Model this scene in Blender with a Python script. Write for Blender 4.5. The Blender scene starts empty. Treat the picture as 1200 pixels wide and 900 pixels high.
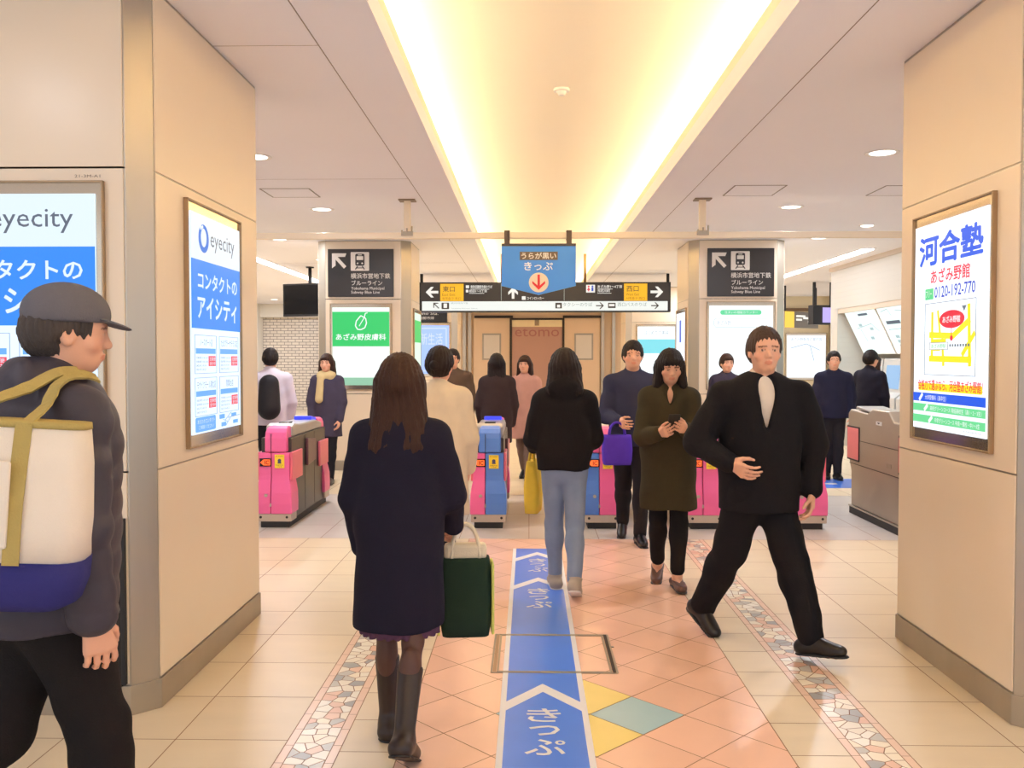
import bpy, bmesh, math, random
import numpy as np
from mathutils import Vector, Matrix

random.seed(7)
rng = np.random.RandomState(7)
SC = bpy.context.scene
COL = SC.collection
R = math.radians

# ------------------------------------------------------------------ camera, world, exposure
cam = bpy.data.cameras.new('camera'); camo = bpy.data.objects.new('camera', cam); COL.objects.link(camo)
camo.location = (0, 0, 1.55); camo.rotation_euler = (R(90 - 1.66), 0, R(1.107))
cam.sensor_width = 36; cam.lens = 31.05; cam.clip_start = .05; cam.clip_end = 200
SC.camera = camo
vs = SC.view_settings
vs.view_transform = 'Standard'; vs.look = 'None'; vs.gamma = 1; vs.use_curve_mapping = False
vs.exposure = 0.53
SC.cycles.use_denoising = True
SC.cycles.max_bounces = 10; SC.cycles.diffuse_bounces = 8; SC.cycles.glossy_bounces = 5
SC.cycles.sample_clamp_indirect = 6
world = bpy.data.worlds.new('world'); SC.world = world; world.use_nodes = True
bg = world.node_tree.nodes['Background']
WORLD_RGB, WORLD_STRENGTH = (.95, .98, 1.06), .9
bg.inputs[0].default_value = (*WORLD_RGB, 1); bg.inputs[1].default_value = WORLD_STRENGTH
DOWN_POWER, COVE_STRENGTH, LINE_STRENGTH = 27, 37, 4.2

CEIL = 3.17          # ceiling height
COVE = 3.55          # ceiling of the recessed cove
YB = 28.4            # back wall

# ------------------------------------------------------------------ materials
def lin(c):
    return tuple(((v / 255) / 12.92 if v / 255 <= .04045 else ((v / 255 + .055) / 1.055) ** 2.4) for v in c)

MATS = {}
def mat(name, rgb, rough=.5, metal=0, var=.05, scale=8, bump=0, bscale=60, spec=.5, stretch=(1, 1, 1), attr=None, sheen=0):
    if name in MATS: return MATS[name]
    m = bpy.data.materials.new(name); m.use_nodes = True; nt = m.node_tree; N = nt.nodes; L = nt.links
    p = N['Principled BSDF']
    p.inputs['Roughness'].default_value = rough; p.inputs['Metallic'].default_value = metal
    p.inputs['Specular IOR Level'].default_value = spec
    if sheen: p.inputs['Sheen Weight'].default_value = sheen
    tc = N.new('ShaderNodeTexCoord'); mp = N.new('ShaderNodeMapping'); mp.inputs['Scale'].default_value = stretch
    L.new(tc.outputs['Object'], mp.inputs[0])
    no = N.new('ShaderNodeTexNoise'); no.inputs['Scale'].default_value = scale; no.inputs['Detail'].default_value = 5
    L.new(mp.outputs[0], no.inputs['Vector'])
    mx = N.new('ShaderNodeMix'); mx.data_type = 'RGBA'
    c = lin(rgb)
    mx.inputs[6].default_value = (*[v * (1 - var) for v in c], 1); mx.inputs[7].default_value = (*[min(1, v * (1 + var)) for v in c], 1)
    L.new(no.outputs['Fac'], mx.inputs[0])
    out = mx.outputs[2]
    if attr:
        at = N.new('ShaderNodeAttribute'); at.attribute_name = attr
        mu = N.new('ShaderNodeMix'); mu.data_type = 'RGBA'; mu.blend_type = 'MULTIPLY'; mu.inputs[0].default_value = 1
        L.new(out, mu.inputs[6]); L.new(at.outputs['Color'], mu.inputs[7]); out = mu.outputs[2]
    L.new(out, p.inputs['Base Color'])
    if bump:
        n2 = N.new('ShaderNodeTexNoise'); n2.inputs['Scale'].default_value = bscale; n2.inputs['Detail'].default_value = 4
        L.new(mp.outputs[0], n2.inputs['Vector'])
        b = N.new('ShaderNodeBump'); b.inputs['Strength'].default_value = bump; b.inputs['Distance'].default_value = .01
        L.new(n2.outputs['Fac'], b.inputs['Height']); L.new(b.outputs[0], p.inputs['Normal'])
    MATS[name] = m; return m

def emis(name, rgb, s=1.0):
    if name in MATS: return MATS[name]
    m = bpy.data.materials.new(name); m.use_nodes = True; nt = m.node_tree
    p = nt.nodes['Principled BSDF']
    c = lin(rgb)
    p.inputs['Base Color'].default_value = (0.02, 0.02, 0.02, 1); p.inputs['Roughness'].default_value = .35
    p.inputs['Specular IOR Level'].default_value = .2
    p.inputs['Emission Color'].default_value = (*c, 1); p.inputs['Emission Strength'].default_value = s
    MATS[name] = m; return m

def E(rgb, s=.74):            # backlit print colour
    return emis('backlit_%d_%d_%d_%d' % (*rgb, int(s * 100)), rgb, s)
def Pn(rgb, rough=.5):        # plain printed colour
    return mat('print_%d_%d_%d' % tuple(rgb), rgb, rough, var=.02)

STEEL = mat('brushed_steel', (184, 176, 162), .34, .85, .08, 6, .05, 40, stretch=(1, 1, .05))
STEEL_DARK = mat('dull_steel', (172, 162, 146), .42, .6, .12, 5, .05, 40)
PANEL = mat('beige_enamel_panel', (234, 218, 194), .3, 0, .025, 1.6)
CEILM = mat('ceiling_paint', (244, 243, 250), .8, 0, .012, 2)
COVEM = mat('cove_paint', (250, 240, 222), .85, 0, .01, 2)
CREAM = mat('cream_painted_metal', (236, 222, 198), .45, 0, .03, 6)
DARKMETAL = mat('dark_bronze_metal', (62, 52, 44), .4, .5, .1, 20)
BLACK = mat('black_plastic', (26, 25, 26), .45, 0, .15, 30)
GLASSBACK = mat('mirror_backing', (200, 186, 164), .12, .8, .05, 3)
FRAME = mat('poster_frame_steel', (170, 146, 116), .35, .6, .06, 10)
WHITE_WALL = mat('white_wall', (226, 222, 212), .55, 0, .03, 3)

# ------------------------------------------------------------------ mesh helpers
class G:
    """collects geometry in world (or local) coordinates"""
    def __init__(s): s.v = []; s.f = []; s.t = []
    def add(s, vs, fs, tint=None):
        b = len(s.v); s.v += [tuple(v) for v in vs]; s.f += [tuple(i + b for i in f) for f in fs]
        s.t += [tint or (1, 1, 1)] * len(fs); return s
    def box(s, x0, x1, y0, y1, z0, z1):
        v = [(x, y, z) for z in (z0, z1) for y in (y0, y1) for x in (x0, x1)]
        return s.add(v, [(0, 2, 3, 1), (4, 5, 7, 6), (0, 1, 5, 4), (2, 6, 7, 3), (0, 4, 6, 2), (1, 3, 7, 5)])
    def prism(s, poly, axis, a, b):
        """poly: list of 2d; axis 'x' -> (y,z), 'y' -> (x,z), 'z' -> (x,y)"""
        def P(p, t): return {'x': (t, p[0], p[1]), 'y': (p[0], t, p[1]), 'z': (p[0], p[1], t)}[axis]
        n = len(poly); v = [P(p, a) for p in poly] + [P(p, b) for p in poly]
        return s.add(v, [tuple(range(n))[::-1], tuple(range(n, 2 * n))] + [(i, (i + 1) % n, n + (i + 1) % n, n + i) for i in range(n)])
    def cyl(s, p0, p1, r0, r1=None, n=16):
        r1 = r0 if r1 is None else r1
        p0 = Vector(p0); p1 = Vector(p1); d = (p1 - p0).normalized()
        u = d.orthogonal().normalized(); w = d.cross(u)
        v = [p + (u * math.cos(2 * math.pi * i / n) + w * math.sin(2 * math.pi * i / n)) * r for p, r in ((p0, r0), (p1, r1)) for i in range(n)]
        return s.add(v, [tuple(range(n))[::-1], tuple(range(n, 2 * n))] + [(i, (i + 1) % n, n + (i + 1) % n, n + i) for i in range(n)])
    def tube(s, pts, r, n=10):
        pts = [Vector(p) for p in pts]; rings = []
        up = Vector((.3, .2, 1)).normalized()
        for i, p in enumerate(pts):
            d = (pts[min(i + 1, len(pts) - 1)] - pts[max(i - 1, 0)]).normalized()
            u = d.cross(up).normalized(); w = d.cross(u)
            rings.append([p + (u * math.cos(2 * math.pi * k / n) + w * math.sin(2 * math.pi * k / n)) * r for k in range(n)])
        v = [q for ring in rings for q in ring]; f = []
        for i in range(len(pts) - 1):
            for k in range(n): f.append((i * n + k, i * n + (k + 1) % n, (i + 1) * n + (k + 1) % n, (i + 1) * n + k))
        f += [tuple(range(n))[::-1], tuple(range(len(v) - n, len(v)))]
        return s.add(v, f)
    def rings(s, rings):
        n = len(rings[0]); v = [p for r in rings for p in r]; f = []
        for i in range(len(rings) - 1):
            for k in range(n): f.append((i * n + k, i * n + (k + 1) % n, (i + 1) * n + (k + 1) % n, (i + 1) * n + k))
        f += [tuple(range(n))[::-1], tuple(range(len(v) - n, len(v)))]
        return s.add(v, f)

def rrect(x0, x1, y0, y1, r, z, n=4):
    out = []
    for cx, cy, a in ((x1 - r, y1 - r, 0), (x0 + r, y1 - r, 90), (x0 + r, y0 + r, 180), (x1 - r, y0 + r, 270)):
        for i in range(n + 1):
            t = R(a + 90 * i / n); out.append((cx + r * math.cos(t), cy + r * math.sin(t), z))
    return out

def wloc(o):
    v = Vector((0, 0, 0))
    while o is not None: v = v + o.location; o = o.parent
    return v

def mk(name, g, m, parent=None, smooth=False, bevel=0, recalc=True, loc=None):
    """one mesh object; g in world coordinates, stored relative to the parent"""
    me = bpy.data.meshes.new(name)
    off = wloc(parent) if parent else Vector(loc or (0, 0, 0))
    me.from_pydata([tuple(Vector(v) - off) for v in g.v], [], g.f)
    if any(t != (1, 1, 1) for t in g.t):
        at = me.color_attributes.new('tint', 'FLOAT_COLOR', 'CORNER')
        i = 0
        for p, t in zip(me.polygons, g.t):
            for li in p.loop_indices: at.data[li].color = (*t, 1)
    if recalc:
        b = bmesh.new(); b.from_mesh(me); bmesh.ops.recalc_face_normals(b, faces=b.faces[:]); b.to_mesh(me); b.free()
    me.update()
    me.materials.append(m)
    if smooth:
        for p in me.polygons: p.use_smooth = True
    o = bpy.data.objects.new(name, me); COL.objects.link(o)
    if parent: o.parent = parent
    elif loc: o.location = loc
    if bevel:
        bv = o.modifiers.new('bevel', 'BEVEL'); bv.width = bevel; bv.segments = 2; bv.limit_method = 'ANGLE'; bv.angle_limit = R(40)
    return o

def tag(o, label=None, cat=None, group=None, kind=None):
    if label: o['label'] = label
    if cat: o['category'] = cat
    if group: o['group'] = group
    if kind: o['kind'] = kind
    return o

def root(name, loc, label, cat, group=None, rz=0):
    o = bpy.data.objects.new(name, None); COL.objects.link(o); o.location = loc; o.rotation_euler.z = rz
    o.empty_display_size = .1
    return tag(o, label, cat, group)

def copy_tree(o, parent=None):
    c = o.copy(); COL.objects.link(c)
    if parent: c.parent = parent
    for ch in list(o.children): copy_tree(ch, c)
    return c

def struct(name, g, m, parent=None, **k):
    o = mk(name, g, m, parent, **k)
    if not parent: o['kind'] = 'structure'
    return o

# ------------------------------------------------------------------ lettering
TXT = {}
def text2d(body, bold=0.0):
    key = (body, bold)
    if key in TXT: return TXT[key]
    c = bpy.data.curves.new('t', 'FONT'); c.body = body; c.resolution_u = 2
    o = bpy.data.objects.new('t', c); COL.objects.link(o)
    me = bpy.data.meshes.new_from_object(o.evaluated_get(bpy.context.evaluated_depsgraph_get()))
    v = np.array([x.co[:2] for x in me.vertices]); f = [tuple(p.vertices) for p in me.polygons]
    bpy.data.objects.remove(o); bpy.data.curves.remove(c); bpy.data.meshes.remove(me)
    if bold:                         # heavier strokes: the outline repeated with small shifts
        n = len(v); sh = [(0, 0)] + [(bold * math.cos(k * math.pi / 4), bold * math.sin(k * math.pi / 4)) for k in range(8)]
        v = np.concatenate([v + np.array(q) for q in sh]); zk = np.repeat(np.arange(9) * .05, n); f = [tuple(i + n * k for i in p) for k in range(9) for p in f]
    else: zk = np.zeros(len(v))
    lo, hi = v.min(0), v.max(0)
    v = (v - lo) / (hi - lo)
    TXT[key] = ([(float(p[0]), float(p[1]), float(q)) for p, q in zip(v, zk)], f, (hi - lo)); return TXT[key]

class Board:
    """flat artwork on a panel: a across 0..1, b down 0..1, in a frame at top-left o, axes u (across) and w (down), normal n"""
    def __init__(s, parent, o, u, w, n, W, H):
        s.p = parent; s.o = Vector(o); s.u = Vector(u); s.w = Vector(w); s.n = Vector(n); s.W = W; s.H = H
    def P(s, a, b, k): return s.o + s.u * (a * s.W) + s.w * (b * s.H) + s.n * (.0015 * k)
    def poly(s, name, pts, m, k=1, th=None, parent=None):
        g = G(); n = len(pts)
        g.add([s.P(a, b, k) for a, b in pts] + [s.P(a, b, k - .9) for a, b in pts],
              [tuple(range(n)), tuple(range(n, 2 * n))[::-1]] + [(i, n + i, n + (i + 1) % n, (i + 1) % n) for i in range(n)])
        return mk(name, g, m, parent or s.p)
    def polys(s, name, plist, m, k=1, parent=None):
        g = G()
        for q, pts in enumerate(plist):
            n = len(pts)
            g.add([s.P(a, b, k + .06 * q) for a, b in pts] + [s.P(a, b, k - .9) for a, b in pts],
                  [tuple(range(n)), tuple(range(n, 2 * n))[::-1]] + [(i, n + i, n + (i + 1) % n, (i + 1) % n) for i in range(n)])
        return mk(name, g, m, parent or s.p)
    def rect(s, name, a0, a1, b0, b1, m, k=1, parent=None):
        return s.poly(name, [(a0, b0), (a1, b0), (a1, b1), (a0, b1)], m, k, parent=parent)
    def rbox(s, a0, a1, b0, b1, r):
        ra, rb = r / s.W, r / s.H
        out = []
        for ca, cb, t0 in ((a1 - ra, b0 + rb, -90), (a1 - ra, b1 - rb, 0), (a0 + ra, b1 - rb, 90), (a0 + ra, b0 + rb, 180)):
            for i in range(5):
                t = R(t0 + 22.5 * i); out.append((ca + ra * math.cos(t), cb + rb * math.sin(t)))
        return out
    def disc(s, ca, cb, r, n=32, k2=1.0):
        return [(ca + r * math.cos(2 * math.pi * i / n) / s.W, cb + r * k2 * math.sin(2 * math.pi * i / n) / s.H) for i in range(n)]
    def line(s, p, q, t):
        """thick line as quad; p,q fractions, t in metres"""
        d = Vector(((q[0] - p[0]) * s.W, (q[1] - p[1]) * s.H)); d.normalize(); nn = Vector((-d.y, d.x)) * t / 2
        f = lambda a, b: (a / s.W, b / s.H)
        return [f(p[0] * s.W + nn.x, p[1] * s.H + nn.y), f(q[0] * s.W + nn.x, q[1] * s.H + nn.y),
                f(q[0] * s.W - nn.x, q[1] * s.H - nn.y), f(p[0] * s.W - nn.x, p[1] * s.H - nn.y)]
    def frame(s, a0, a1, b0, b1, t):
        return [s.line((a0, b0), (a1, b0), t), s.line((a1, b0), (a1, b1), t), s.line((a1, b1), (a0, b1), t), s.line((a0, b1), (a0, b0), t)]
    def text(s, body, a0, a1, b0, b1, m, k=2, bold=0.0, parent=None, name='lettering'):
        v, f, _ = text2d(body, bold)
        g = G(); g.add([s.P(a0 + x * (a1 - a0), b1 - y * (b1 - b0), k + z) for x, y, z in v], f)
        return mk(name, g, m, parent or s.p, recalc=False)
    def texts(s, rows, m, k=2, bold=0.0, parent=None, name='lettering'):
        g = G()
        for body, a0, a1, b0, b1 in rows:
            v, f, _ = text2d(body, bold)
            g.add([s.P(a0 + x * (a1 - a0), b1 - y * (b1 - b0), k + z) for x, y, z in v], f)
        return mk(name, g, m, parent or s.p, recalc=False)
    def arrow(s, ca, cb, L, ang, t, m, k=2, parent=None, name='arrow'):
        """arrow of length L metres pointing at ang degrees (0 = right, 90 = up)"""
        c, sn = math.cos(R(ang)), math.sin(R(ang))
        def T(x, y):
            X = x * c - y * sn; Y = x * sn + y * c
            return (ca + X / s.W, cb - Y / s.H)
        h = L / 2; q = t / 2; hd = L * .42; r2 = t * .72
        ps = [[T(-h, q), T(h - t * .9, q), T(h - t * .9, -q), T(-h, -q)],
              [T(h, 0), T(h - hd, hd), T(h - hd - r2 * 1.5, hd), T(h - r2 * 2, 0)],
              [T(h, 0), T(h - r2 * 2, 0), T(h - hd - r2 * 1.5, -hd), T(h - hd, -hd)]]
        return s.polys(name, ps, m, k, parent)

# ------------------------------------------------------------------ floor
XC = .255            # centre line of the salmon band
def clip(poly, a, b, c):          # keep a*x+b*y<=c
    out = []
    for i in range(len(poly)):
        p, q = poly[i], poly[(i + 1) % len(poly)]
        dp, dq = a * p[0] + b * p[1] - c, a * q[0] + b * q[1] - c
        if dp <= 0: out.append(p)
        if dp * dq < 0:
            t = dp / (dp - dq); out.append((p[0] + t * (q[0] - p[0]), p[1] + t * (q[1] - p[1])))
    return out
def cliprect(poly, x0, x1, y0, y1):
    for a, b, c in ((1, 0, x1), (-1, 0, -x0), (0, 1, y1), (0, -1, -y0)):
        if len(poly) < 3: return []
        poly = clip(poly, a, b, c)
    return poly
def inset(poly, d):
    cx = sum(p[0] for p in poly) / len(poly); cy = sum(p[1] for p in poly) / len(poly)
    n = len(poly)
    area = sum(poly[i][0] * poly[(i + 1) % n][1] - poly[(i + 1) % n][0] * poly[i][1] for i in range(n))
    if abs(area) < 4e-4: return []
    if area < 0: poly = poly[::-1]
    out = poly
    for i in range(n):
        p, q = poly[i], poly[(i + 1) % n]
        ex, ey = q[0] - p[0], q[1] - p[1]; l = math.hypot(ex, ey)
        if l < 1e-5: continue
        nx, ny = ey / l, -ex / l
        out = clip(out, nx, ny, nx * p[0] + ny * p[1] - d)
        if len(out) < 3: return []
    return out

beige, salmon, grey_s, mos_c = G(), G(), G(), G()
def tile(g, poly, d=.0022, var=.04, tint=None):
    p = inset(poly, d)
    if len(p) < 3: return
    t = tint or tuple([1 - var * rng.rand()] * 3)
    g.add([(x, y, 0) for x, y in p], [tuple(range(len(p)))], (t[0], t[1], t[2]))
def rect(x0, x1, y0, y1): return [(x0, y0), (x1, y0), (x1, y1), (x0, y1)]

Y0, YG0, YG1 = -1.2, 7.55, 10.0
TX, TY = .46, .455
yo = 3.98            # a known row joint
def rows(a, b, step, off):
    k = math.floor((a - off) / step); y = off + k * step
    while y < b:
        yield max(a, y), min(b, y + step); y += step
SAL0, SAL1 = XC - .768, XC + .768
MI, MO = .235, .465   # mosaic strip: inner and outer edge offset from the salmon band
for y0, y1 in rows(Y0, YG0, TY, yo):
    for sgn in (-1, 1):
        x = (SAL1 + MO) if sgn > 0 else (SAL0 - MO)
        for k in range(11):
            xa, xb = sorted((x, x + sgn * TX)); x += sgn * TX
            tile(beige, rect(xa, xb, y0, y1), var=.05)
for y0, y1 in rows(Y0, YG0, .307, yo + .06):
    for sgn in (-1, 1):
        xa, xb = sorted(((SAL1 if sgn > 0 else SAL0), (SAL1 + MI if sgn > 0 else SAL0 - MI)))
        tile(beige, rect(xa, xb, y0, y1), var=.05)
# salmon diamonds
D = .206
cy0 = 3.81
for i in range(-8, 9):
    for j in range(-26, 24):
        if (i + j) % 2 == 0: continue
        cx, cy = XC + .01 + i * D, cy0 + j * D
        pl = cliprect([(cx + D, cy), (cx, cy + D), (cx - D, cy), (cx, cy - D)], SAL0, SAL1, Y0, YG0)
        if len(pl) < 3: continue
        if (i, j) not in ((1, 0), (-1, 0), (0, 1), (0, -1)): tile(salmon, pl, .002, .07)
# grey gate zone and the beige floor beyond
for y0, y1 in rows(YG0, YG1, .6, YG0):
    for k in range(-10, 12): tile(grey_s, rect(k * .6, k * .6 + .6, y0, y1), var=.05)
for y0, y1 in rows(YG1, YB, .6, YG1):
    for k in range(-20, 20): tile(beige, rect(k * .6 + .05, k * .6 + .65, y0, y1), var=.05)
# crazy-paved mosaic strips with salmon borders
for sgn in (-1, 1):
    xa, xb = sorted(((SAL1 + MI) if sgn > 0 else (SAL0 - MI), (SAL1 + MO) if sgn > 0 else (SAL0 - MO)))
    for y0, y1 in rows(Y0, YG0, .155, .02 if sgn > 0 else .07):
        tile(mos_c, rect(xa, xa + .036, y0, y1), .0016, tint=(.80, .58, .46)); tile(mos_c, rect(xb - .036, xb, y0, y1), .0016, tint=(.80, .58, .46))
    x0, x1 = xa + .036, xb - .036
    seeds = []
    y = Y0
    while y < YG0:
        for q in range(3):
            seeds.append((x0 + (x1 - x0) * ((q + .5) / 3 + (rng.rand() - .5) * .33), y + .062 * (rng.rand() * .9)))
        y += .062
    pal = [(.86, .83, .76), (.88, .80, .66), (.36, .36, .37), (.80, .55, .42), (.84, .78, .68), (.55, .53, .50), (.90, .87, .82), (.78, .50, .38)]
    for i, (sx, sy) in enumerate(seeds):
        pl = rect(max(x0, sx - .1), min(x1, sx + .1), sy - .1, min(YG0, sy + .1))
        for tx, ty in seeds:
            if (tx, ty) != (sx, sy) and abs(ty - sy) < .2 and len(pl) > 2:
                a, b = tx - sx, ty - sy
                pl = clip(pl, a, b, a * (sx + tx) / 2 + b * (sy + ty) / 2)
        if len(pl) > 2: tile(mos_c, pl, .002, tint=pal[rng.randint(len(pal))])
FLOOR_ROUGH = .34
MB = mat('beige_floor_tile', (226, 210, 180), FLOOR_ROUGH, 0, .06, 3, spec=.3, stretch=(1, 3, 1), attr='tint')
MS = mat('salmon_floor_tile', (248, 204, 178), .24, 0, .05, 4, attr='tint')
MG = mat('grey_floor_slab', (206, 200, 192), .3, 0, .05, 5, attr='tint')
MM = mat('mosaic_stone', (255, 250, 240), .3, 0, .05, 14, attr='tint')
grout = G().add([(-12, Y0 - 1, -.0015), (12, Y0 - 1, -.0015), (12, YB + 2, -.0015), (-12, YB + 2, -.0015)], [(0, 1, 2, 3)])
fl = struct('floor', grout, mat('brown_grout', (150, 112, 84), .8), recalc=False)
for nm, g, m in (('beige_tiles', beige, MB), ('salmon_tiles', salmon, MS), ('grey_slabs', grey_s, MG), ('mosaic_strips', mos_c, MM)):
    mk(nm, g, m, fl, recalc=False)
# light blue and yellow medallion laid over four diamonds round the guide tape
def dia(cx, cy): return inset([(cx + D, cy), (cx, cy + D), (cx - D, cy), (cx, cy - D)], .002)
mcx, mcy = XC + .01, cy0
gb, gy = G(), G()
for g, lst in ((gb, ((mcx + D, mcy), (mcx - D, mcy))), (gy, ((mcx, mcy + D), (mcx, mcy - D)))):
    for cx, cy in lst: g.add([(x, y, .0006) for x, y in dia(cx, cy)], [(0, 1, 2, 3)])
mk('blue_medallion_tiles', gb, mat('pale_blue_floor_tile', (176, 208, 214), .25, 0, .04), fl, recalc=False)
mk('yellow_medallion_tiles', gy, mat('yellow_floor_tile', (244, 222, 136), .25, 0, .04), fl, recalc=False)

# ------------------------------------------------------------------ blue guide tape on the floor
SX0, SX1 = -.128, .258
tr = root('floor_guide_tape', (.065, 3.0, 0), 'long blue floor tape with white edges, chevrons and vertical white lettering', 'floor marking')
TBLUE = mat('blue_floor_film', (74, 128, 238), .3, 0, .05, 6)
TWHITE = mat('white_floor_film', (236, 236, 238), .35, 0, .03, 6)
mk('film', G().box(SX0, SX1, 1.0, 7.15, .0008, .0022), TBLUE, tr)
for xa, xb in ((SX0, SX0 + .026), (SX1 - .026, SX1)): mk('edge_stripe', G().box(xa, xb, 1.0, 7.15, .0022, .003), TWHITE, tr)
xm = (SX0 + SX1) / 2
for ya in (4.16, 6.2, 7.02):
    t, d = .1, .22
    g = G()
    for s in (-1, 1):
        xe = xm + s * (SX1 - SX0 - .052) / 2
        g.prism([(xm, ya), (xm, ya - t), (xe, ya - t - d), (xe, ya - d)], 'z', .0022, .003)
    mk('chevron', g, TWHITE, tr)
def floor_text(ch, xc, yc, w, h):
    v, f, _ = text2d(ch, .012)
    g = G().add([(xc + (x - .5) * w, yc + (y - .5) * h, .0032 + z * .0015) for x, y, z in v], f)
    mk('lettering', g, TWHITE, tr, recalc=False)
for base, sc in ((3.79, 1), (5.83, 1), (6.72, .9)):
    for q, ch in enumerate('きっぷ'): floor_text(ch, xm, base - q * .158 * sc, (.15, .13, .165)[q] * sc, (.145, .1, .145)[q] * sc)

# access hatch frame
hr = root('floor_access_hatch', (.125, 4.6, 0), 'rectangular metal floor hatch frame crossing the blue floor tape', 'hatch')
hx0, hx1, hy0, hy1 = -.185, .437, 4.31, 4.91
g = G()
for off in (0, .03):
    x0, x1, y0, y1 = hx0 + off, hx1 - off, hy0 + off * .5, hy1 - off * .5
    w = .005
    g.box(x0, x1, y0 - w, y0 + w, .001, .004); g.box(x0, x1, y1 - w, y1 + w, .001, .004)
    g.box(x0 - w, x0 + w, y0, y1, .001, .004); g.box(x1 - w, x1 + w, y0, y1, .001, .004)
mk('frame', g, STEEL_DARK, hr)
mk('dark_hinge', G().box(hx1 - .022, hx1 - .006, hy0, hy1, .001, .0045), mat('dark_hinge_metal', (60, 54, 48), .4, .6), hr)
mk('dark_joint', G().box(hx0 + .007, hx0 + .022, hy0, hy1, .001, .0035), mat('hatch_joint', (170, 140, 110), .5, .2), hr)
for yy in (hy0 + .004, hy1 - .01): mk('latch', G().box(.06, .155, yy - .014, yy + .014, .003, .006), STEEL_DARK, hr, bevel=.002)
mk('lock_tab', G().box(hx1, hx1 + .018, 4.70, 4.715, .001, .005), STEEL_DARK, hr)

# ------------------------------------------------------------------ ceiling with the long recessed cove
CX0, CX1 = -.735, 1.225
CY0, CY1 = -2.0, 24.5
SEAM = .35
c = G()
TH = .12
c.box(-12, CX0, -3, YB + .2, CEIL, CEIL + TH); c.box(CX1, 12, -3, YB + .2, CEIL, CEIL + TH)
c.box(CX0, CX1, -3, CY0, CEIL, CEIL + TH); c.box(CX0, CX1, CY1, YB + .2, CEIL, CEIL + TH)
ce = struct('ceiling', c, CEILM)
v = G()
v.box(CX0 - .32, CX1 + .32, CY0 - .2, CY1 + .2, COVE, COVE + .05)
v.box(CX0 - .36, CX0 - .32, CY0 - .2, CY1 + .2, CEIL + TH, COVE); v.box(CX1 + .32, CX1 + .36, CY0 - .2, CY1 + .2, CEIL + TH, COVE)
v.box(CX0 - .36, CX1 + .36, CY1 + .2, CY1 + .24, CEIL + TH, COVE); v.box(CX0 - .36, CX1 + .36, CY0 - .24, CY0 - .2, CEIL + TH, COVE)
mk('cove_vault', v, COVEM, ce)
lp = G()
for x0, x1 in ((CX0 - .03, CX0 + .0), (CX1, CX1 + .03)): lp.box(x0, x1, CY0, CY1, CEIL + TH, CEIL + TH + .07)
mk('cove_lip', lp, COVEM, ce)
sm = mat('ceiling_joint', (150, 138, 130), .9)
g = G()
for x in (CX0 - .355, CX1 + .355): g.box(x - .003, x + .003, -3, YB, CEIL - .001, CEIL + .01)
for y in (4.6, 8.0, 11.6, 15): g.box(-9, CX0 - .355, y - .002, y + .002, CEIL - .001, CEIL + .01)
mk('ceiling_seams', g, sm, ce)
COVE_LAMP = emis('warm_cove_tube', (255, 234, 186), COVE_STRENGTH)
for nm, x, side in (('left', CX0 - .25, 'left'), ('right', CX1 + .25, 'right')):
    r = root('cove_lamp', (x, (CY0 + CY1) / 2, CEIL + TH), 'long warm lamp hidden on the %s ledge of the ceiling cove' % side, 'lamp', 'cove lamps')
    mk('tube', G().cyl((x, CY0, CEIL + TH + .035), (x, CY1, CEIL + TH + .035), .022, n=8), COVE_LAMP, r, smooth=True)
    mk('tray', G().box(x - .05, x + .05, CY0, CY1, CEIL + TH, CEIL + TH + .012), CREAM, r)

# recessed downlights: trim ring, glowing lens and the lamp itself
DL = emis('downlight_lens', (255, 252, 246), 3.0)
def downlight(x, y, label, dim=1.0):
    r = root('downlight', (x, y, CEIL), label, 'ceiling light', 'recessed round downlights')
    ring = []
    for rr, zz in ((.095, CEIL), (.1, CEIL - .006), (.128, CEIL - .008), (.132, CEIL)):
        ring.append([(x + rr * math.cos(2 * math.pi * i / 28), y + rr * math.sin(2 * math.pi * i / 28), zz) for i in range(28)])
    g = G(); n = 28
    for i in range(3):
        b = [p for p in ring[i]] + [p for p in ring[i + 1]]
        g.add(b, [(k, (k + 1) % n, n + (k + 1) % n, n + k) for k in range(n)])
    mk('trim_ring', g, mat('white_trim', (238, 234, 230), .4), r, smooth=True)
    mk('lens', G().cyl((x, y, CEIL + .0), (x, y, CEIL - .003), .097, n=28), DL, r)
    L = bpy.data.lights.new('lamp', 'AREA'); L.shape = 'DISK'; L.size = .18; L.energy = DOWN_POWER * dim; L.color = (.97, .98, 1.06)
    lo = bpy.data.objects.new('lamp', L); COL.objects.link(lo); lo.location = (0, 0, -.012); lo.parent = r
    return r
lab = {(-2.2, 7.1): 'round downlight just right of the left front pillar', (-2.25, 9.6): 'round downlight beside the left square ceiling hatch',
       (2.78, 7.06): 'round downlight nearest the right front pillar', (2.8, 9.55): 'round downlight between the right ceiling hatch and the overhead pipe'}
for (x, y), l in lab.items(): downlight(x, y, l)
for y, nw in ((-.4, 'behind the viewer'), (2.1, 'before the front pillars')):
    for x, sd in ((-2.9, 'left'), (3.3, 'right')): downlight(x, y, 'round downlight on the %s side, %s' % (sd, nw), .3)
for y, nw in ((12.0, 'nearest'), (14.5, 'second'), (17.0, 'third'), (19.5, 'fourth'), (22.0, 'fifth'), (25.0, 'farthest')):
    for x, sd in ((-3.4, 'left'), (3.9, 'right')): downlight(x, y, '%s downlight of the %s row beyond the gates' % (nw, sd))

for y, nw in ((14.0, 'nearest'), (19.0, 'middle'), (24.2, 'farthest')): downlight(-7.0, y, '%s added fill downlight for the hall left of the monitor' % nw, 1.7)  # extra out-of-view lamps, added only to brighten the left hall and its brick wall
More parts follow.
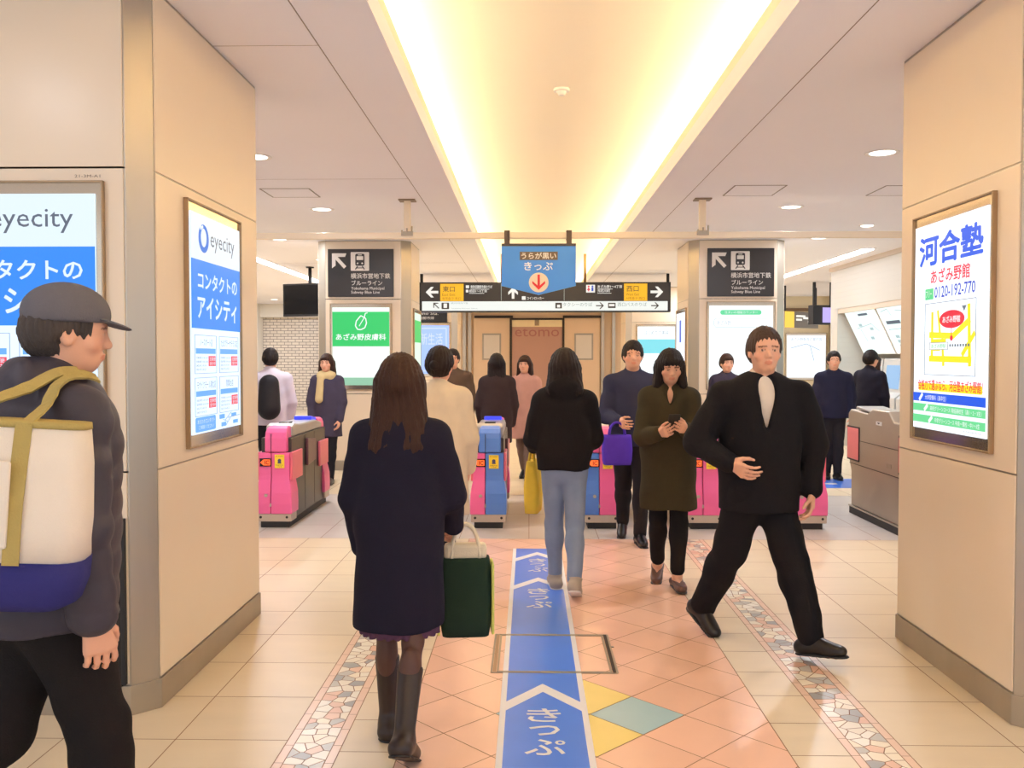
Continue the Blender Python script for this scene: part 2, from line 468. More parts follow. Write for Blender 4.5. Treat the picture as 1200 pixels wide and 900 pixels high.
# linear fluorescent fittings
LN = emis('white_line_tube', (250, 248, 255), LINE_STRENGTH)
def linelight(x, y0, y1, label):
    r = root('linear_ceiling_light', (x, (y0 + y1) / 2, CEIL), label, 'ceiling light', 'long linear ceiling lights')
    mk('housing', G().box(x - .1, x + .1, y0 - .03, y1 + .03, CEIL - .012, CEIL), mat('white_trim', (238, 234, 230)), r)
    mk('diffuser', G().box(x - .08, x + .08, y0, y1, CEIL - .03, CEIL - .012), LN, r, bevel=.008)
linelight(4.98, 13.1, 20.5, 'long white strip light above the ticket hall on the right')
linelight(-4.42, 13.0, 20.5, 'long white strip light left of the hanging monitor')

# ceiling hatches, detector, small spot
def hatch(x0, x1, y0, y1, label):
    r = root('ceiling_access_panel', ((x0 + x1) / 2, (y0 + y1) / 2, CEIL), label, 'ceiling panel', 'ceiling access panels')
    g = G(); w = .007
    g.box(x0, x1, y0 - w, y0 + w, CEIL - .003, CEIL); g.box(x0, x1, y1 - w, y1 + w, CEIL - .003, CEIL)
    g.box(x0 - w, x0 + w, y0, y1, CEIL - .003, CEIL); g.box(x1 - w, x1 + w, y0, y1, CEIL - .003, CEIL)
    mk('rim', g, mat('grey_aluminium_rim', (128, 118, 112), .5, .3), r)
    mk('panel', G().box(x0 + w, x1 - w, y0 + w, y1 - w, CEIL - .002, CEIL), CEILM, r)
hatch(-2.57, -2.1, 8.43, 8.88, 'square ceiling panel with dark rim, left of the cove')
hatch(1.93, 2.41, 8.36, 8.88, 'square ceiling panel right of the cove near the pipe post')
hatch(3.35, 3.8, 8.4, 8.9, 'square ceiling panel half hidden by the right front pillar')
r = root('smoke_detector', (.24, 6.62, COVE), 'small round smoke detector on the cove ceiling', 'smoke detector')
mk('base', G().cyl((.24, 6.62, COVE), (.24, 6.62, COVE - .02), .06, n=24), mat('white_trim', (238, 234, 230)), r, bevel=.004)
mk('sensor', G().cyl((.24, 6.62, COVE - .02), (.24, 6.62, COVE - .05), .04, .024, n=20), mat('white_trim', (238, 234, 230)), r, bevel=.004)
r = root('ceiling_spotlight', (4.1, 10.9, CEIL), 'small bright ceiling spot by the right front pillar top', 'ceiling light')
mk('lens', G().cyl((4.12, 10.9, CEIL), (4.12, 10.9, CEIL - .01), .07, n=20), DL, r)
mk('trim_ring', G().cyl((4.12, 10.9, CEIL), (4.12, 10.9, CEIL - .004), .095, n=20), mat('white_trim', (238, 234, 230)), r)

# ------------------------------------------------------------------ pillars
def pillar(x0, x1, y0, y1, ch, label, zs=(.13, 1.06, 2.365), name='pillar'):
    """chamfered steel-cornered pillar clad in beige panels on all four faces"""
    oct_ = [(x0 + ch, y0), (x1 - ch, y0), (x1, y0 + ch), (x1, y1 - ch), (x1 - ch, y1), (x0 + ch, y1), (x0, y1 - ch), (x0, y0 + ch)]
    p = struct(name, G().prism(oct_, 'z', .0, CEIL), STEEL)
    p['label'] = label; p['category'] = 'pillar'
    e = .006; gp = .004; m = .008
    lev = [zs[0] + gp, zs[1], zs[2], CEIL - .012]
    for k, nm in enumerate(('lower_panel', 'middle_panel', 'upper_panel')):
        za, zb = lev[k] + gp, lev[k + 1] - gp
        g = G()
        g.box(x0 + ch + m, x1 - ch - m, y0 - e, y0 + .01, za, zb); g.box(x0 + ch + m, x1 - ch - m, y1 - .01, y1 + e, za, zb)
        g.box(x0 - e, x0 + .01, y0 + ch + m, y1 - ch - m, za, zb); g.box(x1 - .01, x1 + e, y0 + ch + m, y1 - ch - m, za, zb)
        mk(nm, g, PANEL, p, bevel=.002)
    e2 = .012
    oc2 = [(x0 + ch, y0 - e2), (x1 - ch, y0 - e2), (x1 + e2, y0 + ch), (x1 + e2, y1 - ch), (x1 - ch, y1 + e2), (x0 + ch, y1 + e2), (x0 - e2, y1 - ch), (x0 - e2, y0 + ch)]
    mk('plinth', G().prism(oc2, 'z', 0, zs[0]), STEEL_DARK, p, bevel=.003)
    g = G()
    for z in (zs[1], zs[2]): g.prism([(a + .001 * (1 if a < (x0 + x1) / 2 else -1), b) for a, b in oct_], 'z', z - gp, z + gp)
    mk('joint_strips', g, mat('panel_joint', (120, 96, 70), .5, .3), p)
    return p
def pil_fix(x0, x1, y0, y1, ch, label): return pillar(x0, x1, y0, y1, ch, label)
pil_fix(-3.2, -1.64, 3.765, 5.38, .085, 'large beige panelled pillar with steel corner at the left edge')
pil_fix(2.05, 3.6, 3.65, 5.0, .085, 'large beige panelled pillar with steel corner at the right edge')
pil_fix(-2.93, -1.64, 12.15, 13.3, .12, 'beige pillar behind the gates carrying the green lit poster')
pil_fix(2.2, 3.51, 12.15, 13.3, .12, 'beige pillar behind the gates right of the hanging sign')
pil_fix(-2.95, -1.64, 20.1, 21.3, .12, 'distant beige pillar with blue poster, left of centre')
pil_fix(2.2, 3.5, 20.1, 21.3, .12, 'distant beige pillar with cyan poster, right of centre')

# ------------------------------------------------------------------ back walls and the ticket hall
struct('wall_back', G().box(-5.0, 5.6, YB, YB + .2, 0, CEIL), mat('beige_back_wall', (226, 196, 158), .5, 0, .03, 2))
struct('trim_1', G().box(-1.75, -.52, YB - .12, YB, 2.84, 2.92).box(1.08, 2.3, YB - .12, YB, 2.84, 2.92), DARKMETAL)
g = G()
for xa, xb in ((-1.78, -.56), (1.1, 2.26)): g.box(xa, xb, YB - .05, YB, 0, 2.84)
struct('wall_back_panels', g, mat('warm_panel', (236, 204, 166), .4, 0, .03, 2))
g = G()
for xa in (-1.95, -1.62 - .5, 2.3, 2.65): g.box(xa, xa + .1, YB - .14, YB, 0, CEIL)
struct('trim_2', g, STEEL)
# shop entrance at the end
sr = root('shop_front', (.25, YB, 0), 'dusky pink shop front at the far end with thin lettering', 'shop front')
mk('backdrop', G().box(-.55, 1.06, YB - .06, YB - .03, .1, 2.78), mat('dusky_pink_board', (196, 150, 128), .5, 0, .04, 2), sr)
mk('frame', G().box(-.62, -.55, YB - .1, YB, 0, 2.84).box(1.06, 1.13, YB - .1, YB, 0, 2.84).box(-.55, 1.06, YB - .1, YB, 2.78, 2.84), DARKMETAL, sr)
mk('transom', G().box(-.55, 1.06, YB - .075, YB - .06, 2.56, 2.78), mat('cream_transom', (248, 226, 176), .5), sr)
mk('bracket', G().box(.18, .32, YB - .11, YB - .06, 2.6, 2.78), mat('grey_bracket', (160, 140, 110), .5), sr)
b = Board(sr, (-.55, YB - .062, 2.56), (1, 0, 0), (0, 0, -1), (0, -1, 0), 1.61, .5)
b.text('etomo', .06, .94, .1, .62, mat('pink_lettering', (176, 112, 100), .5), 3, .0)
# left hall: white brick back wall
bw = mat('white_wall', (226, 222, 212))
brick = bpy.data.materials.new('white_brick_tiles'); brick.use_nodes = True
nt = brick.node_tree; tx = nt.nodes.new('ShaderNodeTexBrick'); tcn = nt.nodes.new('ShaderNodeTexCoord'); mpn = nt.nodes.new('ShaderNodeMapping')
mpn.inputs['Rotation'].default_value = (R(90), 0, 0)
nt.links.new(tcn.outputs['Object'], mpn.inputs[0]); nt.links.new(mpn.outputs[0], tx.inputs['Vector'])
tx.inputs['Color1'].default_value = (*lin((226, 216, 202)), 1); tx.inputs['Color2'].default_value = (*lin((216, 206, 194)), 1)
tx.inputs['Mortar'].default_value = (*lin((120, 112, 104)), 1); tx.inputs['Scale'].default_value = 1
tx.inputs['Brick Width'].default_value = .22; tx.inputs['Row Height'].default_value = .085; tx.inputs['Mortar Size'].default_value = .008
nt.links.new(tx.outputs['Color'], nt.nodes['Principled BSDF'].inputs['Base Color']); nt.nodes['Principled BSDF'].inputs['Roughness'].default_value = .35
struct('wall_left', G().box(-12, -5.0, 26.5, 26.7, 0, 2.78), brick)
struct('wall_left_side', G().box(-11.2, -11.0, 7.0, 26.5, 0, CEIL), WHITE_WALL)
struct('trim_3', G().box(-12, -5.0, 26.2, 26.75, 2.78, CEIL), WHITE_WALL)
struct('trim_4', G().box(-8.6, -8.0, 25.9, 26.45, 0, CEIL), WHITE_WALL)
struct('trim_5', G().box(-5.3, -5.0, 24.4, 26.5, 0, CEIL), STEEL)
# right hall
RX = 5.45
slat = bpy.data.materials.new('white_slatted_cladding'); slat.use_nodes = True
nt = slat.node_tree; wv = nt.nodes.new('ShaderNodeTexWave'); tcn = nt.nodes.new('ShaderNodeTexCoord'); wv.bands_direction = 'Z'
wv.inputs['Scale'].default_value = 3.6; wv.wave_profile = 'SAW'; nt.links.new(tcn.outputs['Object'], wv.inputs['Vector'])
bp = nt.nodes.new('ShaderNodeBump'); bp.inputs['Strength'].default_value = .5; bp.inputs['Distance'].default_value = .02
nt.links.new(wv.outputs['Fac'], bp.inputs['Height']); nt.links.new(bp.outputs[0], nt.nodes['Principled BSDF'].inputs['Normal'])
nt.nodes['Principled BSDF'].inputs['Base Color'].default_value = (*lin((206, 204, 196)), 1); nt.nodes['Principled BSDF'].inputs['Roughness'].default_value = .45
struct('wall_right', G().box(RX, RX + 1.3, 6.0, 16.1, 2.42, CEIL).box(RX, RX + 1.3, 15.75, 16.1, 0, 2.42), slat)
struct('trim_6', G().box(RX - .03, RX + .04, 6.0, 16.12, CEIL - .07, CEIL).box(RX + .01, RX + 1.2, 6, 15.75, 2.34, 2.419), mat('beige_soffit', (206, 190, 172), .5))
struct('wall_ticket', G().box(RX + .75, RX + .95, 6.0, 15.75, 0, 2.34), WHITE_WALL)
struct('wall_far_right', G().box(5.6, 12, 23.3, 23.5, 0, CEIL), mat('cream_far_wall', (226, 212, 178), .5, 0, .03, 2))
struct('trim_7', G().box(7.85, 8.2, 23.0, 23.3, 0, CEIL), STEEL)
struct('trim_8', G().box(5.6, 12, 23.22, 23.3, 2.78, 2.86), mat('panel_joint', (120, 96, 70)))
# tilted lit fare boards over the ticket machines
def fare_board(y0, y1, label, rowsx):
    r = root('fare_board', (RX + .1, (y0 + y1) / 2, 1.7), label, 'lit board', 'tilted fare boards above the ticket machines')
    t, bo = Vector((RX + .06, 0, 2.36)), Vector((RX + .42, 0, 1.62))
    n = Vector((-(t.z - bo.z), 0, -(bo.x - t.x))).normalized()
    g = G(); q = n * .05
    pts = [Vector((t.x, y0, t.z)), Vector((t.x, y1, t.z)), Vector((bo.x, y1, bo.z)), Vector((bo.x, y0, bo.z))]
    g.add(pts + [p - q for p in pts], [(0, 1, 2, 3), (7, 6, 5, 4), (0, 4, 5, 1), (1, 5, 6, 2), (2, 6, 7, 3), (3, 7, 4, 0)])
    mk('case', g, mat('white_trim', (238, 234, 230)), r)
    wd = (bo - t); H = wd.length; W = y1 - y0
    b = Board(r, Vector((t.x, y1, t.z)) + n * .002, (0, -1, 0), wd.normalized(), n, W, H)
    sh = b.rect('lit_sheet', .02, .98, .03, .98, E((214, 240, 236), 1.0), 2)
    b.p = sh
    dk = E((70, 90, 110)); md = E((160, 190, 196))
    for kind, args in rowsx:
        if kind == 'bar': b.rect('heading', *args, dk, 3)
        elif kind == 'lines': b.polys('route_lines', [b.line(p, q2, .012) for p, q2 in args], md, 3)
        elif kind == 'blocks': [b.rect('price_block', a, a + .1, c2, c2 + .06, md, 3) for a, c2 in args]
    return r
fare_board(14.25, 15.6, 'tilted lit fare board left of its neighbour above the ticket machines', [('bar', (.42, .72, .08, .13)), ('lines', [((.2, .4), (.7, .32)), ((.7, .32), (.85, .5)), ((.3, .42), (.35, .7))]), ('blocks', [(.3, .3), (.6, .4), (.5, .6)])])
fare_board(12.85, 14.2, 'tilted lit fare board nearest the right front pillar, with price columns', [('bar', (.12, .5, .3, .37)), ('lines', [((.1, .1), (.3, .06)), ((.3, .06), (.34, .2)), ((.1, .48), (.9, .46)), ((.5, .1), (.8, .14))]), ('blocks', [(.2, .6), (.2, .7), (.4, .6), (.4, .7), (.62, .58), (.62, .68), (.2, .8)])])
fare_board(11.4, 12.8, 'tilted lit fare board hidden mostly behind the right front pillar', [('bar', (.3, .6, .1, .16))])
# ticket machines below
def ticket_machine(y0, label):
    x = RX + .3
    r = root('ticket_machine', (x, y0 + .4, 0), label, 'ticket machine', 'ticket machines along the right wall')
    mk('cabinet', G().prism([(x, .0), (x + .44, 0), (x + .44, 1.55), (x + .16, 1.55), (x + .1, 1.0), (x, .92)], 'y', y0, y0 + .8), mat('pale_machine_metal', (206, 208, 208), .35, .3), r, bevel=.012)
    g = G().add([(x + .105, y0 + .1, 1.06), (x + .105, y0 + .62, 1.06), (x + .147, y0 + .62, 1.44), (x + .147, y0 + .1, 1.44)], [(0, 1, 2, 3)])
    mk('touch_screen', G().prism([(x + .095, 1.06), (x + .115, 1.06), (x + .155, 1.44), (x + .135, 1.44)], 'y', y0 + .1, y0 + .62), E((150, 190, 230)), r)
    mk('coin_tray', G().box(x - .02, x + .05, y0 + .25, y0 + .55, .74, .84), BLACK, r, bevel=.008)
    mk('card_slot', G().box(x - .006, x + .02, y0 + .62, y0 + .74, .6, .68), Pn((230, 120, 40)), r)
for k in range(4): ticket_machine(12.3 + k * .86, ('ticket machine nearest the right front pillar', 'second ticket machine from the right front pillar', 'third ticket machine from the right front pillar', 'ticket machine at the far end by the white slatted wall')[k])
# lit map on far right wall
def flat_box(name, o, u, n, W, H, label, cat, group=None, sheet=(230, 245, 248), fr=FRAME, s=1.0, mat_=None):
    """generic lit poster case; o is the top-left corner of the lit sheet on the mounting surface, returns root and board"""
    u = Vector(u); n = Vector(n); o = Vector(o); w = Vector((0, 0, -1))
    r = root(name, o + u * W / 2 + w * H, label, cat, group)
    def slab(a0, a1, b0, b1, d0, d1):
        P = [o + u * a + w * b_ + n * d for d in (d0, d1) for a, b_ in ((a0, b0), (a1, b0), (a1, b1), (a0, b1))]
        return G().add(P, [(0, 3, 2, 1), (4, 5, 6, 7), (0, 1, 5, 4), (1, 2, 6, 5), (2, 3, 7, 6), (3, 0, 4, 7)])
    m, t, bt = .028, .008, .055
    mk('backing', slab(-m, W + m, -m - .02, H + bt, .0, .012), GLASSBACK, r)
    g = G()
    for a0, a1, b0, b1 in ((-m - t, W + m + t, -m - .02 - t, -m - .02), (-m - t, W + m + t, H + bt, H + bt + t), (-m - t, -m, -m - .02, H + bt), (W + m, W + m + t, -m - .02, H + bt)):
        s2 = slab(a0, a1, b0, b1, 0, .024); g.add(s2.v, s2.f)
    mk('frame', g, fr, r, bevel=.002)
    sh = mk('lit_sheet', slab(0, W, 0, H, .012, .02), mat_ or E(sheet, s), r)
    return r, Board(sh, o + n * .0203, u, w, n, W, H), sh
r, b, sh = flat_box('map_case', (6.75, 23.28, 2.15), (1, 0, 0), (0, -1, 0), 1.0, 1.1, 'white lit map case on the cream far wall', 'poster', sheet=(232, 240, 246))
b.polys('map_lines', [b.line((.1, .3), (.5, .2), .02), b.line((.5, .2), (.85, .35), .02), b.line((.6, .25), (.7, .6), .02)], E((170, 190, 214)), 1)
b.text('あざみ野駅周辺案内図', .1, .9, .05, .13, E((150, 160, 180)), 1)

# ------------------------------------------------------------------ lit posters on the pillars
WH = E((236, 246, 255)); 
def eye_poster(o, u, n, label):
    r, b, sh = flat_box('poster_case', o, u, n, .705, 1.076, label, 'poster', 'twin blue and white lit posters', sheet=(206, 228, 255))
    BL = E((48, 140, 246)); LB = E((110, 176, 246)); RD = E((238, 72, 92)); GY = E((96, 104, 120)); W2 = E((226, 242, 255)); TX_ = E((130, 150, 190))
    b.rect('header', 0, 1, 0, .208, W2, 1)
    b.rect('blue_band', 0, 1, .208, .52, BL, 1)
    out = b.disc(.228, .106, .07, 36, 1.0); inn = b.disc(.228, .102, .038, 36, 1.2)
    g = G(); n_ = 36
    g.add([b.P(a, c_, 2) for a, c_ in out] + [b.P(a, c_, 2) for a, c_ in inn], [(i, (i + 1) % n_, n_ + (i + 1) % n_, n_ + i) for i in range(n_)])
    mk('ring_emblem', g, E((40, 118, 220)), sh, recalc=False)
    b.polys('emblem_spark', [b.disc(.175, .06, .011), b.disc(.205, .054, .008)], W2, 3)
    b.text('eyecity', .36, .87, .06, .155, GY, 2)
    b.text('コンタクトの', .11, .925, .26, .338, W2, 2, .02)
    b.text('アイシティ', .1, .91, .37, .478, W2, 2, .022)
    names = ('ノースポート店', 'たまプラーザテラス店', 'モザイクモール港北店', '青葉台店')
    fr, bars, reds, tl, wt = [], [], [], [], []
    for q in range(4):
        a0 = (.05, .53)[q % 2]; a1 = a0 + .42; b0 = (.55, .745)[q // 2]; b1 = b0 + .175
        fr += b.frame(a0, a1, b0, b1, .0025)
        bars.append([(a0 + .02, b0 + .06), (a1 - .02, b0 + .06), (a1 - .02, b0 + .085), (a0 + .02, b0 + .085)])
        reds.append([(a1 - .16, b0 + .095), (a1 - .02, b0 + .095), (a1 - .02, b0 + .143), (a1 - .16, b0 + .143)])
        sh_ = .09 if q == 0 else .03 if q < 3 else .13
        tl.append((names[q], a0 + sh_, a1 - sh_, b0 + .015, b0 + .05))
        for j in range(4): tl.append(('営業時間 10:00-20:00' if j < 2 else '045-9%d-%04d' % (q + 11, 4100 + j * 7), a0 + .02, a0 + (.24 if j < 2 else .2), b0 + .098 + j * .018, b0 + .108 + j * .018))
        wt.append(('定期便', a1 - .15, a1 - .03, b0 + .1, b0 + .118)); wt.append(('受付中', a1 - .145, a1 - .035, b0 + .122, b0 + .139))
    [b.polys('shop_cell', fr[4 * q_:4 * q_ + 4], TX_, 1) for q_ in range(4)]; [b.poly('cell_bar', q_, LB, 1) for q_ in bars]; [b.poly('red_tag', q_, RD, 1) for q_ in reds]
    b.texts(tl, GY, 2, parent=sh); b.texts(wt, W2, 2, parent=sh)
    b.poly('blue_button', b.rbox(.05, .44, .925, .992, .012), LB, 1)
    b.texts([('あなたのコンタクト', .08, .41, .935, .955), ('ご相談ください', .1, .39, .962, .98)], W2, 2)
    [b.poly('map_tag', q_, LB, 1) for q_ in (b.rbox(.52, .63, .928, .95, .004), b.rbox(.78, .89, .93, .948, .004), b.rbox(.56, .66, .968, .988, .004), b.rbox(.82, .93, .966, .984, .004))]
    b.polys('map_routes', [b.line((.64, .96), (.78, .925), .003), b.line((.6, .955), (.7, .97), .003), b.line((.66, .985), (.76, .95), .003), b.line((.7, .95), (.97, .945), .003)], TX_, 1)
    return r
eye_poster((-1.634, 4.2, 2.256), (0, 1, 0), (1, 0, 0), 'blue and white lit poster on the right side of the left front pillar')
eye_poster((-2.552, 3.759, 2.25), (1, 0, 0), (0, -1, 0), 'blue and white lit poster on the near face of the left front pillar')
# dark glass panel at the foot of the left pillar and small number plate
r = root('dark_wall_panel', (-2.4, 3.75, .13), 'dark glass panel at the foot of the left front pillar', 'wall panel')
mk('glass', G().box(-3.0, -1.76, 3.745, 3.757, .14, .84), mat('dark_glass', (40, 36, 36), .12), r)
mk('frame', G().box(-3.0, -1.74, 3.74, 3.759, .84, .86).box(-1.76, -1.74, 3.74, 3.759, .14, .84).box(-3.0, -1.76, 3.74, 3.759, .13, .14), BLACK, r)
r = root('number_plate', (-1.87, 3.757, 2.32), 'tiny grey number lettering above the front poster', 'number plate')
b = Board(r, (-1.94, 3.759, 2.338), (1, 0, 0), (0, 0, -1), (0, -1, 0), .11, .02)
b.text('21-3M-A1', 0, 1, .2, .8, Pn((120, 100, 84)), 1)

r, b, sh = flat_box('poster_case', (2.044, 4.685, 2.227), (0, -1, 0), (-1, 0, 0), .735, 1.035, 'white lit school poster with blue kanji on the right front pillar', 'poster', sheet=(236, 244, 255))
BLU = E((16, 92, 236)); RED = E((238, 30, 60)); GRN = E((84, 216, 140)); YEL = E((255, 236, 30)); NAV = E((20, 60, 200)); GRY = E((110, 120, 130)); WW = E((250, 252, 255))
b.text('河合塾', .07, .95, .055, .205, BLU, 1, .03)
b.text('あざみ野館', .25, .79, .225, .295, RED, 1, .02)
b.poly('green_tag', b.rbox(.17, .29, .315, .368, .004), GRN, 1)
b.text('フリー', .185, .275, .325, .358, WW, 2)
b.text('0120-192-770', .31, .86, .31, .365, NAV, 1, .012)
b.polys('map_border', b.frame(.17, .87, .388, .733, .003), GRY, 1)
ya = [b.line((.28, .43), (.28, .66), .022), b.line((.36, .425), (.4, .55), .018), b.line((.24, .54), (.58, .55), .03), b.line((.57, .553), (.8, .48), .03), b.line((.78, .41), (.8, .69), .026), b.line((.24, .655), (.82, .66), .03), b.line((.7, .64), (.86, .54), .024), b.line((.43, .56), (.45, .69), .02), b.line((.3, .575), (.48, .575), .028), b.line((.3, .61), (.4, .61), .018)]
b.polys('map_roads', ya, YEL, 1)
b.polys('map_railway', [[(.5 + .035 * i, .588), (.518 + .035 * i, .588), (.518 + .035 * i, .6), (.5 + .035 * i, .6)] for i in range(9)], GRY, 2)
b.rect('station_box', .25, .52, .578, .612, WW, 2); b.polys('station_border', b.frame(.25, .52, .578, .612, .002), GRY, 3)
b.text('あざみ野駅', .28, .49, .585, .605, GRN, 3)
b.poly('red_bubble', [(.56 + .17 * math.cos(t * math.pi / 16), .472 + .042 * math.sin(t * math.pi / 16)) for t in range(32)], RED, 2)
b.text('あざみ野館', .44, .68, .456, .488, WW, 3, .01)
b.polys('red_pin', [b.line((.56, .51), (.56, .555), .004), b.disc(.56, .56, .013)], RED, 2)
b.poly('north_mark', [(.69, .415), (.75, .415), (.72, .44)], GRY, 1)
b.polys('yellow_glow', [b.rbox(.08, .96, .775, .812, .01)], YEL, 1)
b.text('合格力で選ぶなら、河合塾あざみ野館！', .08, .97, .755, .808, RED, 2, .015)
b.rect('blue_band', 0, 1, .823, .866, BLU, 1); b.rect('green_band', 0, 1, .877, .914, E((110, 222, 150)), 1); b.rect('green_band', 0, 1, .932, .97, E((110, 222, 150)), 1)
b.texts([('大学受験科（高卒生）', .19, .5, .832, .857), ('高校グリーンコース 現役高校生（高1・2・3生）', .27, .96, .884, .907), ('中学グリーンコース 中高一貫校・中1～3生', .34, .94, .939, .963)], WW, 2)
b.polys('pencil_marks', [b.line((.1, .86), (.15, .828), .018), b.line((.18, .908), (.23, .882), .018), b.line((.25, .964), (.3, .937), .018)], WW, 2)
b.text('http://www.kawai-juku.ac.jp', .72, .95, .976, .988, GRY, 1)

# green clinic poster on the second left pillar
FX = 12.14
r, b, sh = flat_box('poster_case', (-2.705, FX, 2.25), (1, 0, 0), (0, -1, 0), .785, 1.07, 'green and white lit clinic poster with a leaf outline', 'poster', sheet=(232, 246, 240), s=.95)
GN = E((52, 205, 108))
b.rect('green_field', 0, 1, .055, .5, GN, 1); b.rect('green_foot', 0, 1, .9, 1, E((150, 200, 170)), 1)
lf = [(.5, .105), (.42, .175), (.405, .235), (.44, .28), (.5, .285), (.57, .26), (.6, .2), (.585, .14)]
b.polys('leaf_outline', [b.line(lf[i], lf[(i + 1) % 8], .014) for i in range(1, 8)] + [b.line(lf[0], lf[1], .014), b.line((.47, .24), (.56, .13), .01), b.line((.56, .13), (.58, .075), .012), b.line((.58, .075), (.62, .07), .01)], WW, 2)
b.text('あざみ野皮膚科', .06, .94, .335, .42, WW, 2, .015)
# pale poster on the second right pillar
r, b, sh = flat_box('poster_case', (2.46, FX, 2.27), (1, 0, 0), (0, -1, 0), .86, 1.09, 'pale lit poster with a green pill banner, on the pillar behind the black suit', 'poster', sheet=(230, 240, 244))
b.poly('green_pill', b.rbox(.17, .82, .055, .115, .03), E((104, 220, 160)), 1)
b.text('住まいの相談カウンター', .24, .76, .068, .1, WW, 2)
b.polys('rounded_outline', [b.line((.1, .16), (.9, .16), .006), b.line((.07, .19), (.07, .24), .006), b.line((.07, .19), (.1, .16), .006), b.line((.07, .24), (.1, .27), .006), b.line((.1, .27), (.9, .27), .006)], E((170, 190, 196)), 1)
b.text('あざみ野', .12, .34, .185, .245, E((176, 180, 196)), 1)
# posters on the inner sides of the second pillars
r, b, sh = flat_box('poster_case', (-1.634, 12.45, 2.2), (0, 1, 0), (1, 0, 0), .7, 1.05, 'pale green lit poster on the corridor side of the pillar with the clinic poster', 'poster', sheet=(200, 232, 210), s=.9)
b.rect('green_field', 0, 1, .1, .4, GN, 1)
r, b, sh = flat_box('poster_case', (2.194, 13.1, 2.2), (0, -1, 0), (-1, 0, 0), .7, 1.05, 'pale blue lit poster on the corridor side of the pillar with the pale poster', 'poster', sheet=(226, 236, 250))
b.rect('blue_lettering_bar', .4, .6, .1, .4, E((70, 110, 220)), 1)
# far posters
r, b, sh = flat_box('poster_case', (-2.62, 20.09, 2.3), (1, 0, 0), (0, -1, 0), .8, 1.1, 'blue lit poster on the distant left pillar', 'poster', sheet=(150, 176, 246))
b.polys('white_outline', b.frame(.08, .92, .06, .94, .03), E((206, 222, 255)), 1); b.text('新生活', .18, .82, .16, .4, E((220, 232, 255)), 1)
r, b, sh = flat_box('poster_case', (2.46, 20.09, 2.27), (1, 0, 0), (0, -1, 0), .84, 1.1, 'white and cyan lit poster on the distant right pillar', 'poster', sheet=(236, 246, 250))
b.rect('cyan_field', 0, 1, .26, .55, E((130, 224, 236)), 1); b.text('はじめての美容', .17, .83, .08, .17, E((140, 150, 166)), 1)
r = root('direction_board', (-2.2, 20.08, 2.35), 'small dark direction board above the distant blue poster', 'sign')
mk('board', G().box(-2.85, -1.86, 20.04, 20.09, 2.37, 2.66), BLACK, r, bevel=.004)
b = Board(r, (-2.85, 20.039, 2.66), (1, 0, 0), (0, 0, -1), (0, -1, 0), .99, .29)
b.texts([('Azamino Sta.', .1, .8, .2, .42), ('東急田園都市線', .1, .7, .55, .78)], Pn((200, 196, 190)), 1)
# wall frames between far pillars and the end
for x, l in ((-1.2, 'small framed notice left of the far shop front'), (1.75, 'small framed notice right of the far shop front')):
    r = root('notice_frame', (x, YB - .06, 1.7), l, 'notice', 'framed notices by the far shop front')
    mk('frame', G().box(x - .3, x + .3, YB - .075, YB - .05, 1.5, 2.35), STEEL_DARK, r)
    mk('sheet', G().box(x - .25, x + .25, YB - .08, YB - .07, 1.55, 2.3), Pn((226, 214, 196)), r)

# ------------------------------------------------------------------ dark subway signs on the second pillars
SB = mat('dark_sign_film', (44, 40, 40), .4, 0, .06, 10); SW = Pn((226, 222, 216))
def subway_sign(x, label):
    W, H = .905, .655; y = 12.14
    r = root('direction_sign', (x + W / 2, y, 2.395), label, 'sign', 'twin dark subway signs')
    p = mk('board', G().box(x, x + W, y - .02, y + .002, 2.395, 3.05), SB, r, bevel=.003)
    b = Board(p, (x, y - .0205, 3.05), (1, 0, 0), (0, 0, -1), (0, -1, 0), W, H)
    t = .042
    # up-left arrow
    b.polys('arrow', [[(.065, .09), (.285, .09), (.265, .165), (.065, .165)], [(.065, .09), (.12, .09), (.12, .345), (.065, .40)],
                      b.line((.085, .115), (.265, .385), .046)], SW, 1)
    b.poly('white_square', b.rbox(.35, .63, .065, .455, .01), SW, 1)
    b.poly('train_body', b.rbox(.42, .56, .1, .35, .02), SB, 2)
    b.polys('train_window', [b.rbox(.44, .54, .15, .23, .006), b.rbox(.46, .52, .118, .134, .003)], SW, 3)
    b.polys('train_lamps', [b.disc(.455, .3, .012), b.disc(.525, .3, .012)], SW, 3)
    b.polys('train_tracks', [b.line((.455, .36), (.42, .425), .014), b.line((.525, .36), (.56, .425), .014), b.line((.435, .395), (.545, .395), .01)], SB, 2)
    b.texts([('横浜市営地下鉄', .35, .95, .505, .62), ('ブルーライン', .36, .83, .655, .76)], SW, 1, .008, p)
    b.texts([('Yokohama Municipal', .355, .86, .79, .87), ('Subway Blue Line', .355, .79, .872, .95)], SW, 1, .006, p)
subway_sign(-2.765, 'dark subway direction sign above the green clinic poster')
subway_sign(2.43, 'dark subway direction sign above the pale poster on the right')

